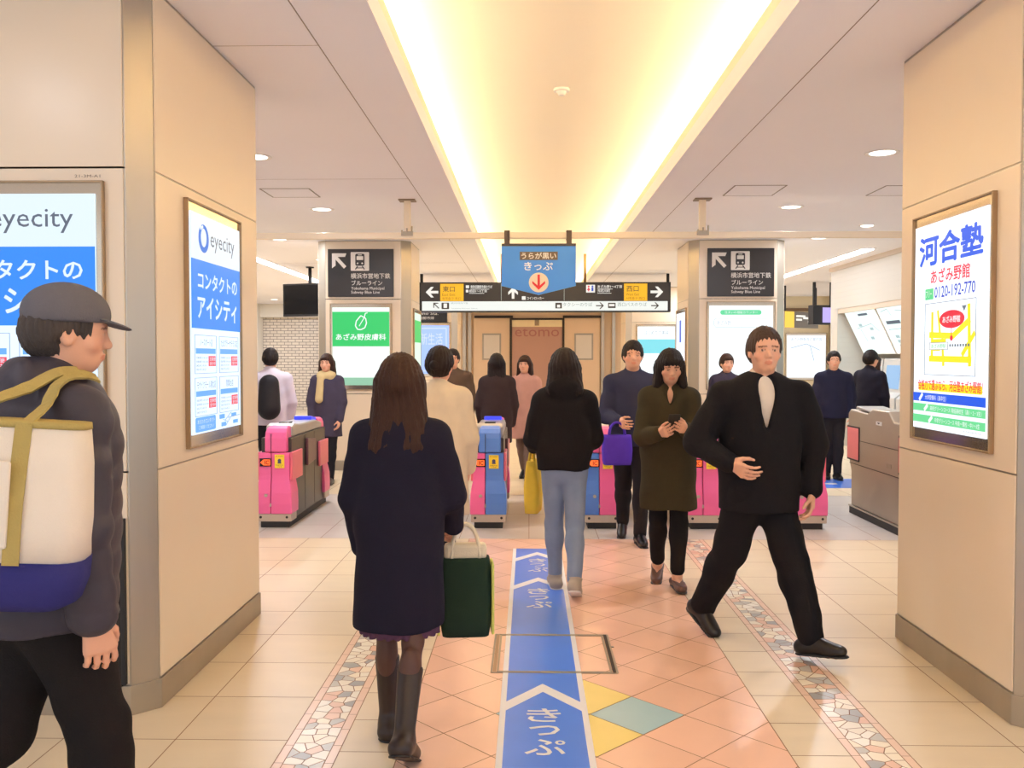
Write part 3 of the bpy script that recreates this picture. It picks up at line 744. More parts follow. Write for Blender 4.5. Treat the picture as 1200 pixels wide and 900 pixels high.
# ------------------------------------------------------------------ overhead pipe and the hanging blue ticket sign
RY = 9.06
r = root('overhead_pipe_rail', (.25, RY, 2.80), 'cream square pipe hung across the hall from two ceiling posts', 'rail')
mk('rail', G().box(-4.2, 5.2, RY - .03, RY + .03, 2.772, 2.835), CREAM, r, bevel=.004)
for x in (-1.245, 1.76):
    mk('post', G().box(x - .032, x + .032, RY - .032, RY + .032, 2.835, CEIL - .01), CREAM, r, bevel=.004)
    mk('flange', G().box(x - .085, x + .085, RY - .07, RY + .07, CEIL - .014, CEIL), mat('flange_metal', (150, 130, 112), .5, .4), r, bevel=.003)
    g = G()
    for k in range(3): g.cyl((x - .05 + k * .05, RY - .05, 2.835), (x - .05 + k * .05, RY - .05, 2.855 + .02 * k), .009, n=8)
    mk('clamp', g.box(x - .06, x + .06, RY - .045, RY - .028, 2.80, 2.845), STEEL_DARK, r)
sgx0, sgx1 = -.28, .475
r = root('hanging_ticket_sign', (.1, RY, 2.2), 'blue pointed sign with red arrow hanging from the overhead pipe', 'sign')
BLS = mat('blue_sign_face', (68, 142, 234), .4, 0, .03, 5)
mk('board', G().prism([(sgx0, 2.69), (sgx1, 2.69), (sgx1, 2.287), ((sgx0 + sgx1) / 2, 2.195), (sgx0, 2.287)], 'y', RY - .055, RY - .035), BLS, r, bevel=.002)
mk('top_bar', G().box(sgx0, sgx1, RY - .06, RY - .03, 2.69, 2.715), mat('dark_bar', (64, 58, 58), .4), r)
for x in (-.225, .405):
    mk('strap', G().box(x - .027, x + .027, RY - .05, RY - .032, 2.70, 2.838).box(x - .027, x + .027, RY - .05, RY + .05, 2.838, 2.85).box(x - .027, x + .027, RY + .032, RY + .05, 2.76, 2.838), mat('strap_metal', (86, 72, 64), .45, .4), r)
b = Board(r, (sgx0, RY - .056, 2.69), (1, 0, 0), (0, 0, -1), (0, -1, 0), sgx1 - sgx0, .495)
b.rect('brown_strip', .245, .755, .115, .285, Pn((116, 98, 78)), 1)
b.text('うらが黒い', .265, .735, .13, .268, Pn((244, 240, 230)), 2, .02)
b.text('きっぷ', .305, .69, .325, .5, Pn((240, 244, 250)), 2, .02)
b.poly('disc', b.disc(.5, .745, .1, 40), Pn((238, 224, 198)), 1)
b.arrow(.5, .74, .155, -90, .024, Pn((222, 44, 52)), 2)

# ------------------------------------------------------------------ long direction sign across the corridor
GY_ = 16.9
gx0, gx1, gz0, gz1 = -2.106, 2.694, 2.435, 3.003
r = root('hanging_direction_sign', (.3, GY_, 2.4), 'long black and white exit direction sign hung across the corridor', 'sign')
mk('case', G().box(gx0, gx1, GY_, GY_ + .2, gz0, gz1), BLACK, r, bevel=.006)
for x in (gx0 + .04, gx1 - .04): mk('hanger', G().cyl((x, GY_ + .1, gz1), (x, GY_ + .1, CEIL), .03, n=10), BLACK, r, smooth=True)
for x in (-.52, 1.07): mk('hanger', G().cyl((x, GY_ + .1, gz1), (x, GY_ + .1, COVE), .026, n=10), mat('bronze_rod', (140, 104, 70), .4, .3), r, smooth=True)
W, H = gx1 - gx0, gz1 - gz0
b = Board(r, (gx0, GY_ - .002, gz1), (1, 0, 0), (0, 0, -1), (0, -1, 0), W, H)
dkf = b.rect('black_panel', .008, .992, .02, .63, E((54, 46, 42), .8), 1)
whf = b.rect('white_panel', .012, .988, .64, .955, E((238, 242, 236)), 1)
yl = E((254, 186, 40)); ink = E((70, 60, 50)); wk = E((244, 240, 232)); br = E((150, 100, 30)); gi = E((150, 164, 160))
b.p = dkf
for a0, a1, n1, n2 in ((.085, .178, '東口', 'East Exit'), (.815, .907, '西口', 'West Exit')):
    y_ = b.rect('yellow_panel', a0, a1, .05, .63, yl, 2)
    b.text(n1, a0 + .01, a0 + .058, .13, .32, ink, 3, .006, y_)
    b.texts([(n2, a0 + .008, a0 + .06, .37, .455), (('동쪽출구 东口', '서쪽출구 西口')[a0 > .5], a0 + .008, a0 + .082, .5, .59)], br, 3, 0, y_)
b.arrow(.052, .33, .24, 180, .05, wk, 2); b.arrow(.945, .33, .24, 0, .05, wk, 2)
b.arrow(.375, .36, .22, 90, .05, wk, 2)
for x in (.328, .578): b.rect('divider', x - .0012, x + .0012, .04, .62, gi, 2)
b.polys('white_icons', [b.rbox(.187, .2, .1, .2, .006), b.rbox(.187, .197, .25, .34, .006), b.rbox(.41, .425, .47, .59, .006), b.rbox(.665, .7, .09, .35, .008)], wk, 2)
b.texts([('東急田園都市線のりば', .206, .292, .1, .2), ('荏田1～3丁目', .2, .27, .25, .34), ('コインロッカー', .43, .498, .49, .585), ('あざみ野1～4丁目', .71, .806, .1, .2), ('元石川町', .71, .76, .25, .34)], wk, 2, .012, dkf)
b.polys('underlines', [[(.206, .225), (.28, .225), (.28, .24), (.206, .24)], [(.2, .365), (.26, .365), (.26, .38), (.2, .38)], [(.71, .225), (.77, .225), (.77, .24), (.71, .24)], [(.71, .365), (.765, .365), (.765, .38), (.71, .38)]], wk, 2)
b.polys('restroom_man', [b.disc(.69, .145, .018), b.rbox(.686, .694, .18, .3, .003)], E((40, 80, 190)), 3)
b.polys('restroom_woman', [b.disc(.675, .145, .018), [(.675, .17), (.682, .27), (.668, .27)], b.rbox(.673, .677, .26, .31, .001)], E((226, 60, 70)), 3)
b.p = whf
b.arrow(.068, .78, .15, 135, .02, ink, 2); b.arrow(.72, .79, .15, 0, .022, ink, 2); b.arrow(.938, .79, .15, 0, .022, ink, 2)
b.polys('dark_icons', [b.rbox(.09, .12, .685, .9, .01), b.rbox(.543, .569, .69, .88, .008), b.rbox(.752, .782, .695, .87, .008)], ink, 2)
b.polys('icon_details', [b.rbox(.098, .112, .71, .86, .008), b.rbox(.55, .562, .755, .85, .006), b.rbox(.756, .778, .735, .81, .004)], wk, 3)
b.texts([('横浜市営地下鉄', .127, .195, .675, .73), ('Yokohama Municipal Subway', .127, .235, .86, .9)], gi, 2, 0, whf)
b.texts([('タクシーのりば', .573, .69, .685, .81), ('西口バスのりば', .79, .905, .685, .81)], E((130, 146, 138)), 2, 0, whf)

# ------------------------------------------------------------------ hanging monitor left, exit board right
r = root('hanging_monitor', (-4.1, 15.5, 2.29), 'black flat monitor hung from the ceiling left of the clinic pillar', 'monitor')
g = G(); 
def rot2(x, y, a, cx, cy): return (cx + x * math.cos(a) - y * math.sin(a), cy + x * math.sin(a) + y * math.cos(a))
def rbx(x0, x1, y0, y1, z0, z1, a, cx, cy):
    v_ = [rot2(x, y, a, cx, cy) for y in (y0, y1) for x in (x0, x1)]
    return G().add([(p[0], p[1], z) for z in (z0, z1) for p in v_], [(0, 2, 3, 1), (4, 5, 7, 6), (0, 1, 5, 4), (2, 6, 7, 3), (0, 4, 6, 2), (1, 3, 7, 5)])
ma = R(-18)
mk('case', rbx(-.5, .5, 0, .08, 2.29, 2.87, ma, -3.9, 15.5), BLACK, r, bevel=.008)
mk('screen', rbx(-.47, .47, -.006, .0, 2.33, 2.84, ma, -3.9, 15.5), mat('black_screen', (14, 16, 20), .08), r)
mk('back_bracket', rbx(-.12, .12, .08, .15, 2.5, 2.7, ma, -3.9, 15.5), DARKMETAL, r)
mk('pole', G().cyl((-3.88, 15.62, 2.6), (-3.88, 15.62, CEIL), .03, n=10), BLACK, r, smooth=True)
mk('ceiling_plate', G().cyl((-3.88, 15.62, CEIL - .02), (-3.88, 15.62, CEIL), .07, n=14), BLACK, r)
r = root('hanging_exit_board', (6.0, 20.0, 2.3), 'grey exit board with a yellow square hung beyond the right pillar', 'sign')
ea = R(36)
mk('board', rbx(-.7, .5, 0, .1, 2.24, 2.6, ea, 6.25, 20.2), mat('grey_board', (128, 120, 108), .5), r)
yb = rbx(-.7, -.38, -.01, .0, 2.24, 2.6, ea, 6.25, 20.2); mk('yellow_panel', yb, E((244, 196, 70), .9), r)
g = G()
for q, (xa, za) in enumerate(((-.3, 2.48), (-.3, 2.40), (-.05, 2.44), (.12, 2.36))):
    s2 = rbx(xa, xa + (.32, .2, .2, .14)[q], -.008, 0, za, za + .045, ea, 6.25, 20.2); g.add(s2.v, s2.f)
mk('white_marks', g, E((230, 226, 214), .9), r)
for x in (-.65, .45):
    px, py = rot2(x, .05, ea, 6.25, 20.2); mk('hanger', G().cyl((px, py, 2.6), (px, py, CEIL), .035, n=8), BLACK, r)
r = root('hanging_train_display', (6.3, 18.6, 2.3), 'small hanging display with a violet screen next to the exit board', 'display')
mk('case', rbx(-.28, .28, 0, .2, 2.27, 2.68, R(14), 6.28, 18.9), BLACK, r, bevel=.01)
mk('screen', rbx(-.06, .26, -.006, 0, 2.31, 2.63, R(14), 6.28, 18.9), E((196, 180, 250)), r)
for x in (-.2, .2):
    px, py = rot2(x, .1, R(14), 6.28, 18.9); mk('hanger', G().cyl((px, py, 2.68), (px, py, CEIL), .035, n=8), BLACK, r)

# ------------------------------------------------------------------ ticket gates
PINK = mat('pink_gate_shell', (238, 104, 164), .35, 0, .04, 5); PINK2 = mat('salmon_pink_panel', (232, 116, 136), .35, 0, .05, 5)
GBLUE = mat('blue_gate_shell', (84, 130, 214), .35, 0, .04, 5)
SKIRT = mat('gate_skirt', (196, 180, 164), .4, .3, .06, 8); GBODY = mat('gate_body', (74, 68, 64), .35, .4, .08, 6); GTOP = mat('gate_top', (176, 172, 170), .3, .4, .06, 6)
PLINTH = mat('gate_plinth', (52, 50, 50), .6)
GL = 1.55
def gate_front(r, sgn, y, colL, colR, stick, disp):
    """pink curved end; sgn=-1 faces the camera (y is its face)"""
    f = lambda yy: y + (-sgn) * yy
    Zs = [(.13, .165, .0), (.22, .166, -.004), (.32, .163, 0), (.38, .153, .012), (.44, .141, .026), (.48, .138, .03), (.685, .138, .03)]
    for nm, c0, c1, cm in (('front_shell_half', -1, -.03, colL), ('front_shell_half', -.024, 1, colR)):
        rings = []
        for z, xh, yf in Zs:
            xa, xb = (-xh if c0 == -1 else c0), (xh if c1 == 1 else c1)
            rings.append([(xa, f(yf), z), (xb, f(yf), z), (xb, f(.24), z), (xa, f(.24), z)])
        mk(nm, G().rings(rings), cm, r, smooth=False, bevel=.006)
    rings = []
    for z, xa, yf in ((.692, .1, .03), (.82, .1, .034), (.87, .098, .046), (.905, .094, .08), (.925, .085, .14)):
        rings.append([(-xa + .012, f(yf), z), (xa + .012, f(yf), z), (xa + .012, f(.3), z), (-xa + .012, f(.3), z)])
    mk('reader_head', G().rings(rings), colR, r, bevel=.012)
    mk('head_seam', G().box(-.03, -.026, *sorted((f(.028), f(.05))), .692, .86), BLACK, r)
    mk('skirt', G().box(-.158, .158, *sorted((f(.004), f(.2))), .06, .13), SKIRT, r, bevel=.004)
    g = G()
    for x in (-.12, .12): g.cyl((x, f(.001), .10), (x, f(.006), .10), .012, n=10)
    mk('skirt_bolts', g, BLACK, r)
    for s in (-1, 1): mk('side_sensor_panel', G().box(*sorted((s * .139, s * .162)), *sorted((f(.05), f(.42))), .43, .69), PINK2, r, bevel=.006)
    ff = f(.03) + sgn * .003
    b = Board(r, (-.138, ff, .685), (1 if sgn < 0 else -1, 0, 0), (0, 0, -1), (0, sgn, 0), .276, .245)
    if sgn > 0: b.o.x = .138
    b.o = b.o + wloc(r)
    if stick:
        s_ = b.rect('yellow_sticker', .52, .84, .06, .56, Pn((252, 220, 60)), 1)
        b.disc
        b.polys('sticker_figure', [b.disc(.68, .28, .016), b.rbox(.62, .74, .33, .39, .004)], Pn((70, 70, 110)), 2, s_)
        b.texts([('残額不足', .56, .8, .43, .475), ('ご注意', .6, .76, .49, .53), ('IC CARD', .56, .8, .1, .14)], Pn((120, 100, 40)), 2, 0, s_)
    if disp:
        d = b.rect('display', .02, .4, .2, .5, mat('display_glass', (20, 12, 12), .15), 1)
        orr = emis('orange_led', (255, 96, 40), 1.2)
        b.polys('arrow_lamp', [[(.04, .35), (.15, .235), (.15, .465)], b.rbox(.15, .37, .24, .46, .004)], orr, 2, d)
        b.text('IC', .19, .34, .27, .43, mat('display_glass', (20, 12, 12), .15), 3, .02, d)
    g = G()
    for x in (-.07, -.03): g.cyl((x, f(-.003), .3 - (x + .07) * 2.2), (x, f(.01), .3 - (x + .07) * 2.2), .016, n=12)
    mk('lock_caps', g, STEEL, r)
def gate(x, y, label, colL=PINK, colR=PINK, stick=True, disp=True):
    r = root('ticket_gate', (0, 0, 0), label, 'ticket gate', 'pink ticket gates in a row')
    mk('plinth', G().box(-.13, .13, .04, GL - .04, 0, .06), PLINTH, r)
    mk('body', G().prism([(.1, .06), (GL - .1, .06), (GL - .1, .82), (.1, .82)], 'x', -.138, .138), GBODY, r, bevel=.01)
    mk('top_deck', G().prism([(.2, .82), (GL - .2, .82), (GL - .2, .88), (GL - .45, .92), (.5, .92), (.3, .94), (.2, .92)], 'x', -.125, .125), GTOP, r, bevel=.015)
    mk('ic_reader', G().prism([(GL - .5, .92), (GL - .3, .895), (GL - .28, .93), (GL - .5, .96)], 'x', -.09, .09), emis('blue_reader_light', (60, 70, 230), .9), r, bevel=.01)
    mk('ticket_slot', G().box(-.05, .05, .36, .48, .925, .945), BLACK, r, bevel=.004)
    for s in (-1, 1): mk('barrier_flap', G().prism([(.62, .5), (.95, .53), (.95, .74), (.62, .77)], 'x', *sorted((s * .139, s * .165))), mat('smoked_flap', (104, 66, 72), .3, 0, .06), r, bevel=.008)
    mk('body_seam', G().box(-.1395, .1395, .6, .604, .08, .81).box(-.1395, .1395, .97, .974, .08, .81), BLACK, r)
    gate_front(r, -1, 0, colL, colR, stick, disp)
    gate_front(r, 1, GL, colR, colL, False, False)
    r.location = (x, y, 0)
    return r
gate(-2.33, 7.98, 'pink ticket gate beside the left front pillar, with orange arrow display')
gate(-1.36, 7.98, 'pink ticket gate behind the person in the navy coat')
gate(-.37, 7.98, 'half pink, half blue ticket gate left of the blue floor tape', PINK, GBLUE)
gate(.665, 7.98, 'half blue, half pink ticket gate right of the person in jeans', GBLUE, PINK)
gate(1.6, 7.98, 'pink ticket gate behind the person in the olive coat')
gate(2.53, 7.98, 'pink ticket gate behind the man in the black suit, with yellow sticker')
# wide steel gate by the right pillar
r = root('steel_ticket_gate', (3.4, 8.0, 0), 'grey steel ticket gate with pink panels beside the right front pillar', 'ticket gate')
gx0_, gx1_ = 3.235, 3.56
SG = mat('grey_gate_steel', (176, 164, 148), .35, .45, .05, 5)
ya, yb_ = 6.75, 9.0
mk('plinth', G().box(gx0_ - .012, gx1_ + .012, ya, yb_ - .08, 0, .07), PLINTH, r, bevel=.004)
mk('kick_strip', G().box(gx0_ - .016, gx1_ + .016, ya, yb_ - .07, .07, .085), STEEL, r)
prof = [(ya, .085), (yb_ - .1, .085), (yb_ - .09, .42), (yb_ - .02, .56), (yb_, .66), (yb_, 1.0), (yb_ - .06, 1.04), (yb_ - .5, 1.02), (yb_ - .62, 1.07), (yb_ - 1.0, 1.07), (yb_ - 1.12, .98), (ya, .98)]
mk('body', G().prism(prof, 'x', gx0_, gx1_), SG, r, bevel=.012)
for y0_, y1_ in ((yb_ - .3, yb_ - .01), (yb_ - 1.55, yb_ - 1.25)):
    mk('pink_panel', G().box(gx0_ - .012, gx0_ + .02, y0_, y1_, .55, .86), mat('soft_pink_panel', (238, 130, 136), .35, 0, .03), r, bevel=.004)
    mk('panel_rim', G().box(gx0_ - .008, gx0_ + .02, y0_ - .012, y1_ + .012, .535, .875), BLACK, r)
mk('body_joint', G().box(gx0_ - .002, gx0_ + .01, ya, yb_ - .05, .5, .506).box(gx0_ - .002, gx0_ + .01, yb_ - 1.24, yb_ - .31, .74, .745), BLACK, r)
mk('maker_plate', G().box(gx0_ - .003, gx0_ + .01, yb_ - .85, yb_ - .72, .93, .965), Pn((226, 226, 226)), r)
mk('plate_mark', G().prism([(yb_ - .82, .955), (yb_ - .78, .94), (yb_ - .75, .955)], 'x', gx0_ - .004, gx0_), BLACK, r)
mk('small_plate', G().box(gx0_ - .003, gx0_ + .01, yb_ - 1.08, yb_ - .97, .56, .6), STEEL_DARK, r)
mk('top_plate', G().prism([(yb_ - .12, 1.05), (yb_ - .5, 1.03), (yb_ - .5, 1.05), (yb_ - .14, 1.075)], 'x', gx0_ + .03, gx1_ - .03), GTOP, r, bevel=.005)
mk('reader_pad', G().prism([(yb_ - 1.2, 1.0), (yb_ - 1.7, .985), (yb_ - 1.7, 1.05), (yb_ - 1.22, 1.07)], 'x', gx0_ + .02, gx1_ + .05), GTOP, r, bevel=.01)
# blue floor sign beyond
r = root('blue_floor_mark', (3.75, 11.0, 0), 'blue floor mark seen between the pink gate and the steel gate', 'floor marking')
mk('film', G().box(3.2, 4.2, 10.6, 11.4, .0005, .002), TBLUE, r)
mk('white_bar', G().box(3.3, 3.8, 10.9, 11.0, .002, .003), TWHITE, r)

# ------------------------------------------------------------------ people: signed-distance modelling, one surface per body / garment
class SDF:
    def __init__(s): s.pr = []
    def cap(s, a, b, ra, rb=None, k=.02, flat=1.0, fd=(0, 1, 0), op='u'):
        """tapered capsule; flat<1 squeezes it along direction fd"""
        s.pr.append(('c', np.array(a, float), np.array(b, float), ra, ra if rb is None else rb, k, flat, np.array(fd, float), op)); return s
    def ell(s, c, r, k=.02, M=None, op='u'):
        s.pr.append(('e', np.array(c, float), np.array(r, float), k, np.eye(3) if M is None else M, op)); return s
    def cut(s, p, n):
        """remove the half space on the side n of point p"""
        s.pr.append(('h', np.array(p, float), np.array(n, float))); return s
    def mesh(s, h, disp=None):
        lo = np.full(3, 1e9); hi = -lo
        for q in s.pr:
            if q[0] == 'c' and q[8] == 'u':
                r = max(q[3], q[4]); lo = np.minimum(lo, np.minimum(q[1], q[2]) - r); hi = np.maximum(hi, np.maximum(q[1], q[2]) + r)
            elif q[0] == 'e' and q[5] == 'u': lo = np.minimum(lo, q[1] - max(q[2])); hi = np.maximum(hi, q[1] + max(q[2]))
        lo -= 3 * h + .01; hi += 3 * h + .01
        n = np.ceil((hi - lo) / h).astype(int) + 1
        F = np.full(n, .2, np.float32)
        ax = [lo[i] + h * np.arange(n[i]) for i in range(3)]
        for q in s.pr:
            if q[0] == 'h':
                d = ((ax[0][:, None, None] - q[1][0]) * q[2][0] + (ax[1][None, :, None] - q[1][1]) * q[2][1] + (ax[2][None, None, :] - q[1][2]) * q[2][2]).astype(np.float32)
                np.maximum(F, d, out=F); continue
            if q[0] == 'c':
                r = max(q[3], q[4]); a0 = np.minimum(q[1], q[2]) - r; a1 = np.maximum(q[1], q[2]) + r; k = q[5]; op = q[8]
            else:
                a0 = q[1] - max(q[2]); a1 = q[1] + max(q[2]); k = q[3]; op = q[5]
            mg = max(k, 3 * h) + .012
            i0 = np.clip(((a0 - mg - lo) / h).astype(int), 0, n - 1); i1 = np.clip(np.ceil((a1 + mg - lo) / h).astype(int) + 1, 1, n)
            sl = tuple(slice(i0[i], i1[i]) for i in range(3))
            X = ax[0][sl[0]][:, None, None]; Y = ax[1][sl[1]][None, :, None]; Z = ax[2][sl[2]][None, None, :]
            if q[0] == 'c':
                a, b, ra, rb, fl, fd = q[1], q[2], q[3], q[4], q[6], q[7]
                px, py, pz = X - a[0], Y - a[1], Z - a[2]; d = b - a
                if fl != 1.0:
                    fd = fd / np.linalg.norm(fd); e = 1 / fl - 1
                    t = (px * fd[0] + py * fd[1] + pz * fd[2]) * e
                    px, py, pz = px + t * fd[0], py + t * fd[1], pz + t * fd[2]
                    d = d + fd * (d @ fd) * e
                dd = max(d @ d, 1e-9)
                t = np.clip((px * d[0] + py * d[1] + pz * d[2]) / dd, 0, 1)
                D = np.sqrt((px - t * d[0]) ** 2 + (py - t * d[1]) ** 2 + (pz - t * d[2]) ** 2) - (ra + (rb - ra) * t)
                if fl != 1.0: D = D * ((1 + fl) / 2)
            else:
                c, r, M = q[1], q[2], q[4]
                px, py, pz = X - c[0], Y - c[1], Z - c[2]
                u = (px * M[0, 0] + py * M[1, 0] + pz * M[2, 0]) / r[0]; v = (px * M[0, 1] + py * M[1, 1] + pz * M[2, 1]) / r[1]; w = (px * M[0, 2] + py * M[1, 2] + pz * M[2, 2]) / r[2]
                l = np.sqrt(u * u + v * v + w * w)
                l2 = np.sqrt((u / r[0]) ** 2 + (v / r[1]) ** 2 + (w / r[2]) ** 2) + 1e-9
                D = l * (l - 1) / l2
            A = F[sl]
            if op == 'u':
                hh = np.maximum(k - np.abs(A - D), 0) / k
                F[sl] = np.minimum(A, D) - hh * hh * k * .25
            else:
                hh = np.maximum(k - np.abs(A + D), 0) / k
                F[sl] = np.maximum(A, -D) + hh * hh * k * .25
        if disp is not None:
            F += disp(ax[0][:, None, None], ax[1][None, :, None], ax[2][None, None, :]).astype(np.float32)
        return nets(F, lo, h)

def nets(F, lo, h):
    S = F < 0
    c = np.zeros(np.array(F.shape) - 1, np.int8)
    for dx in (0, 1):
        for dy in (0, 1):
            for dz in (0, 1): c += S[dx:S.shape[0] - 1 + dx, dy:S.shape[1] - 1 + dy, dz:S.shape[2] - 1 + dz]
    act = (c > 0) & (c < 8)
    I = np.argwhere(act); idx = np.full(c.shape, -1, np.int32); idx[act] = np.arange(len(I))
    cor = np.array([(x, y, z) for x in (0, 1) for y in (0, 1) for z in (0, 1)])
    val = np.stack([F[I[:, 0] + q[0], I[:, 1] + q[1], I[:, 2] + q[2]] for q in cor], 1)
    P = np.zeros((len(I), 3)); N = np.zeros(len(I))
    for a in range(8):
        for b in range(a + 1, 8):
            if np.abs(cor[a] - cor[b]).sum() != 1: continue
            m = (val[:, a] < 0) != (val[:, b] < 0)
            t = np.where(m, val[:, a] / np.where(m, val[:, a] - val[:, b], 1), 0)
            P += np.where(m[:, None], cor[a] + t[:, None] * (cor[b] - cor[a]), 0); N += m
    V = lo + h * (I + P / N[:, None])
    Q = []
    for axis in range(3):
        s0 = [slice(None)] * 3; s1 = [slice(None)] * 3; s0[axis] = slice(0, -1); s1[axis] = slice(1, None)
        a, b = S[tuple(s0)], S[tuple(s1)]
        e = np.argwhere(a != b); flip = a[tuple(e.T)]
        u, v = [(1, 2), (2, 0), (0, 1)][axis]
        ok = (e[:, u] > 0) & (e[:, v] > 0) & (e[:, u] < F.shape[u] - 1) & (e[:, v] < F.shape[v] - 1); e = e[ok]; flip = flip[ok]
        def cell(du, dv):
            q = e.copy(); q[:, u] -= du; q[:, v] -= dv; return idx[tuple(q.T)]
        q = np.stack([cell(1, 1), cell(0, 1), cell(0, 0), cell(1, 0)], 1)
        q[~flip] = q[~flip][:, ::-1]; Q.append(q)
    Q = np.concatenate(Q); Q = Q[(Q >= 0).all(1)]
    return V, Q

def mk_np(name, V, Q, m, parent=None, tint=None):
    me = bpy.data.meshes.new(name)
    me.vertices.add(len(V)); me.vertices.foreach_set('co', V.astype(np.float32).ravel())
    me.loops.add(Q.size); me.loops.foreach_set('vertex_index', Q.astype(np.int32).ravel())
    me.polygons.add(len(Q)); me.polygons.foreach_set('loop_start', np.arange(0, Q.size, 4, dtype=np.int32))
    me.update(calc_edges=True); me.validate()
    me.polygons.foreach_set('use_smooth', np.ones(len(me.polygons), bool))
    if tint is not None:
        at = me.color_attributes.new('tint', 'FLOAT_COLOR', 'POINT')
        at.data.foreach_set('color', np.concatenate([tint, np.ones((len(V), 1))], 1).astype(np.float32).ravel())
    me.materials.append(m)
    o = bpy.data.objects.new(name, me); COL.objects.link(o)
    if parent: o.parent = parent
    return o

SKIN = mat('skin', (226, 172, 142), .5, 0, .05, 14, .05, 200, attr='tint')
def cloth(name, rgb, rough=.9, bump=.25, bscale=220, var=.12): return mat(name, rgb, rough, 0, var, 12, bump, bscale, .2)
def hairmat(name, rgb): return mat(name, rgb, .55, 0, .35, 26, .5, 60, .22, stretch=(5, 5, .5))

def rotm(yaw=0, pitch=0, roll=0):
    cy, sy, cp, sp = math.cos(R(yaw)), math.sin(R(yaw)), math.cos(R(pitch)), math.sin(R(pitch))
    Z = np.array([[cy, -sy, 0], [sy, cy, 0], [0, 0, 1]]); X = np.array([[1, 0, 0], [0, cp, -sp], [0, sp, cp]])
    cr, sr = math.cos(R(roll)), math.sin(R(roll)); Yr = np.array([[cr, 0, sr], [0, 1, 0], [-sr, 0, cr]])
    return Z @ X @ Yr
nz = lambda v: v / np.linalg.norm(v)

def folds(amp, seed, fx=14, fz=9):
    """soft cloth folds as a displacement field"""
    q = np.random.RandomState(seed).rand(12) * 6.28
    def f(X, Y, Z):
        w = np.sin(fx * X + 2.2 * np.sin(6 * Z + q[0]) + q[1]) * np.sin(fz * Z + 1.5 * np.sin(7 * X + q[2]) + 5 * Y + q[3])
        w = w + .6 * np.sin(2.1 * fx * X + 9 * Y + 3 * np.sin(8 * Z + q[4]) + q[5]) * np.sin(1.7 * fz * Z - 8 * Y + q[6])
        return amp * w
    return f

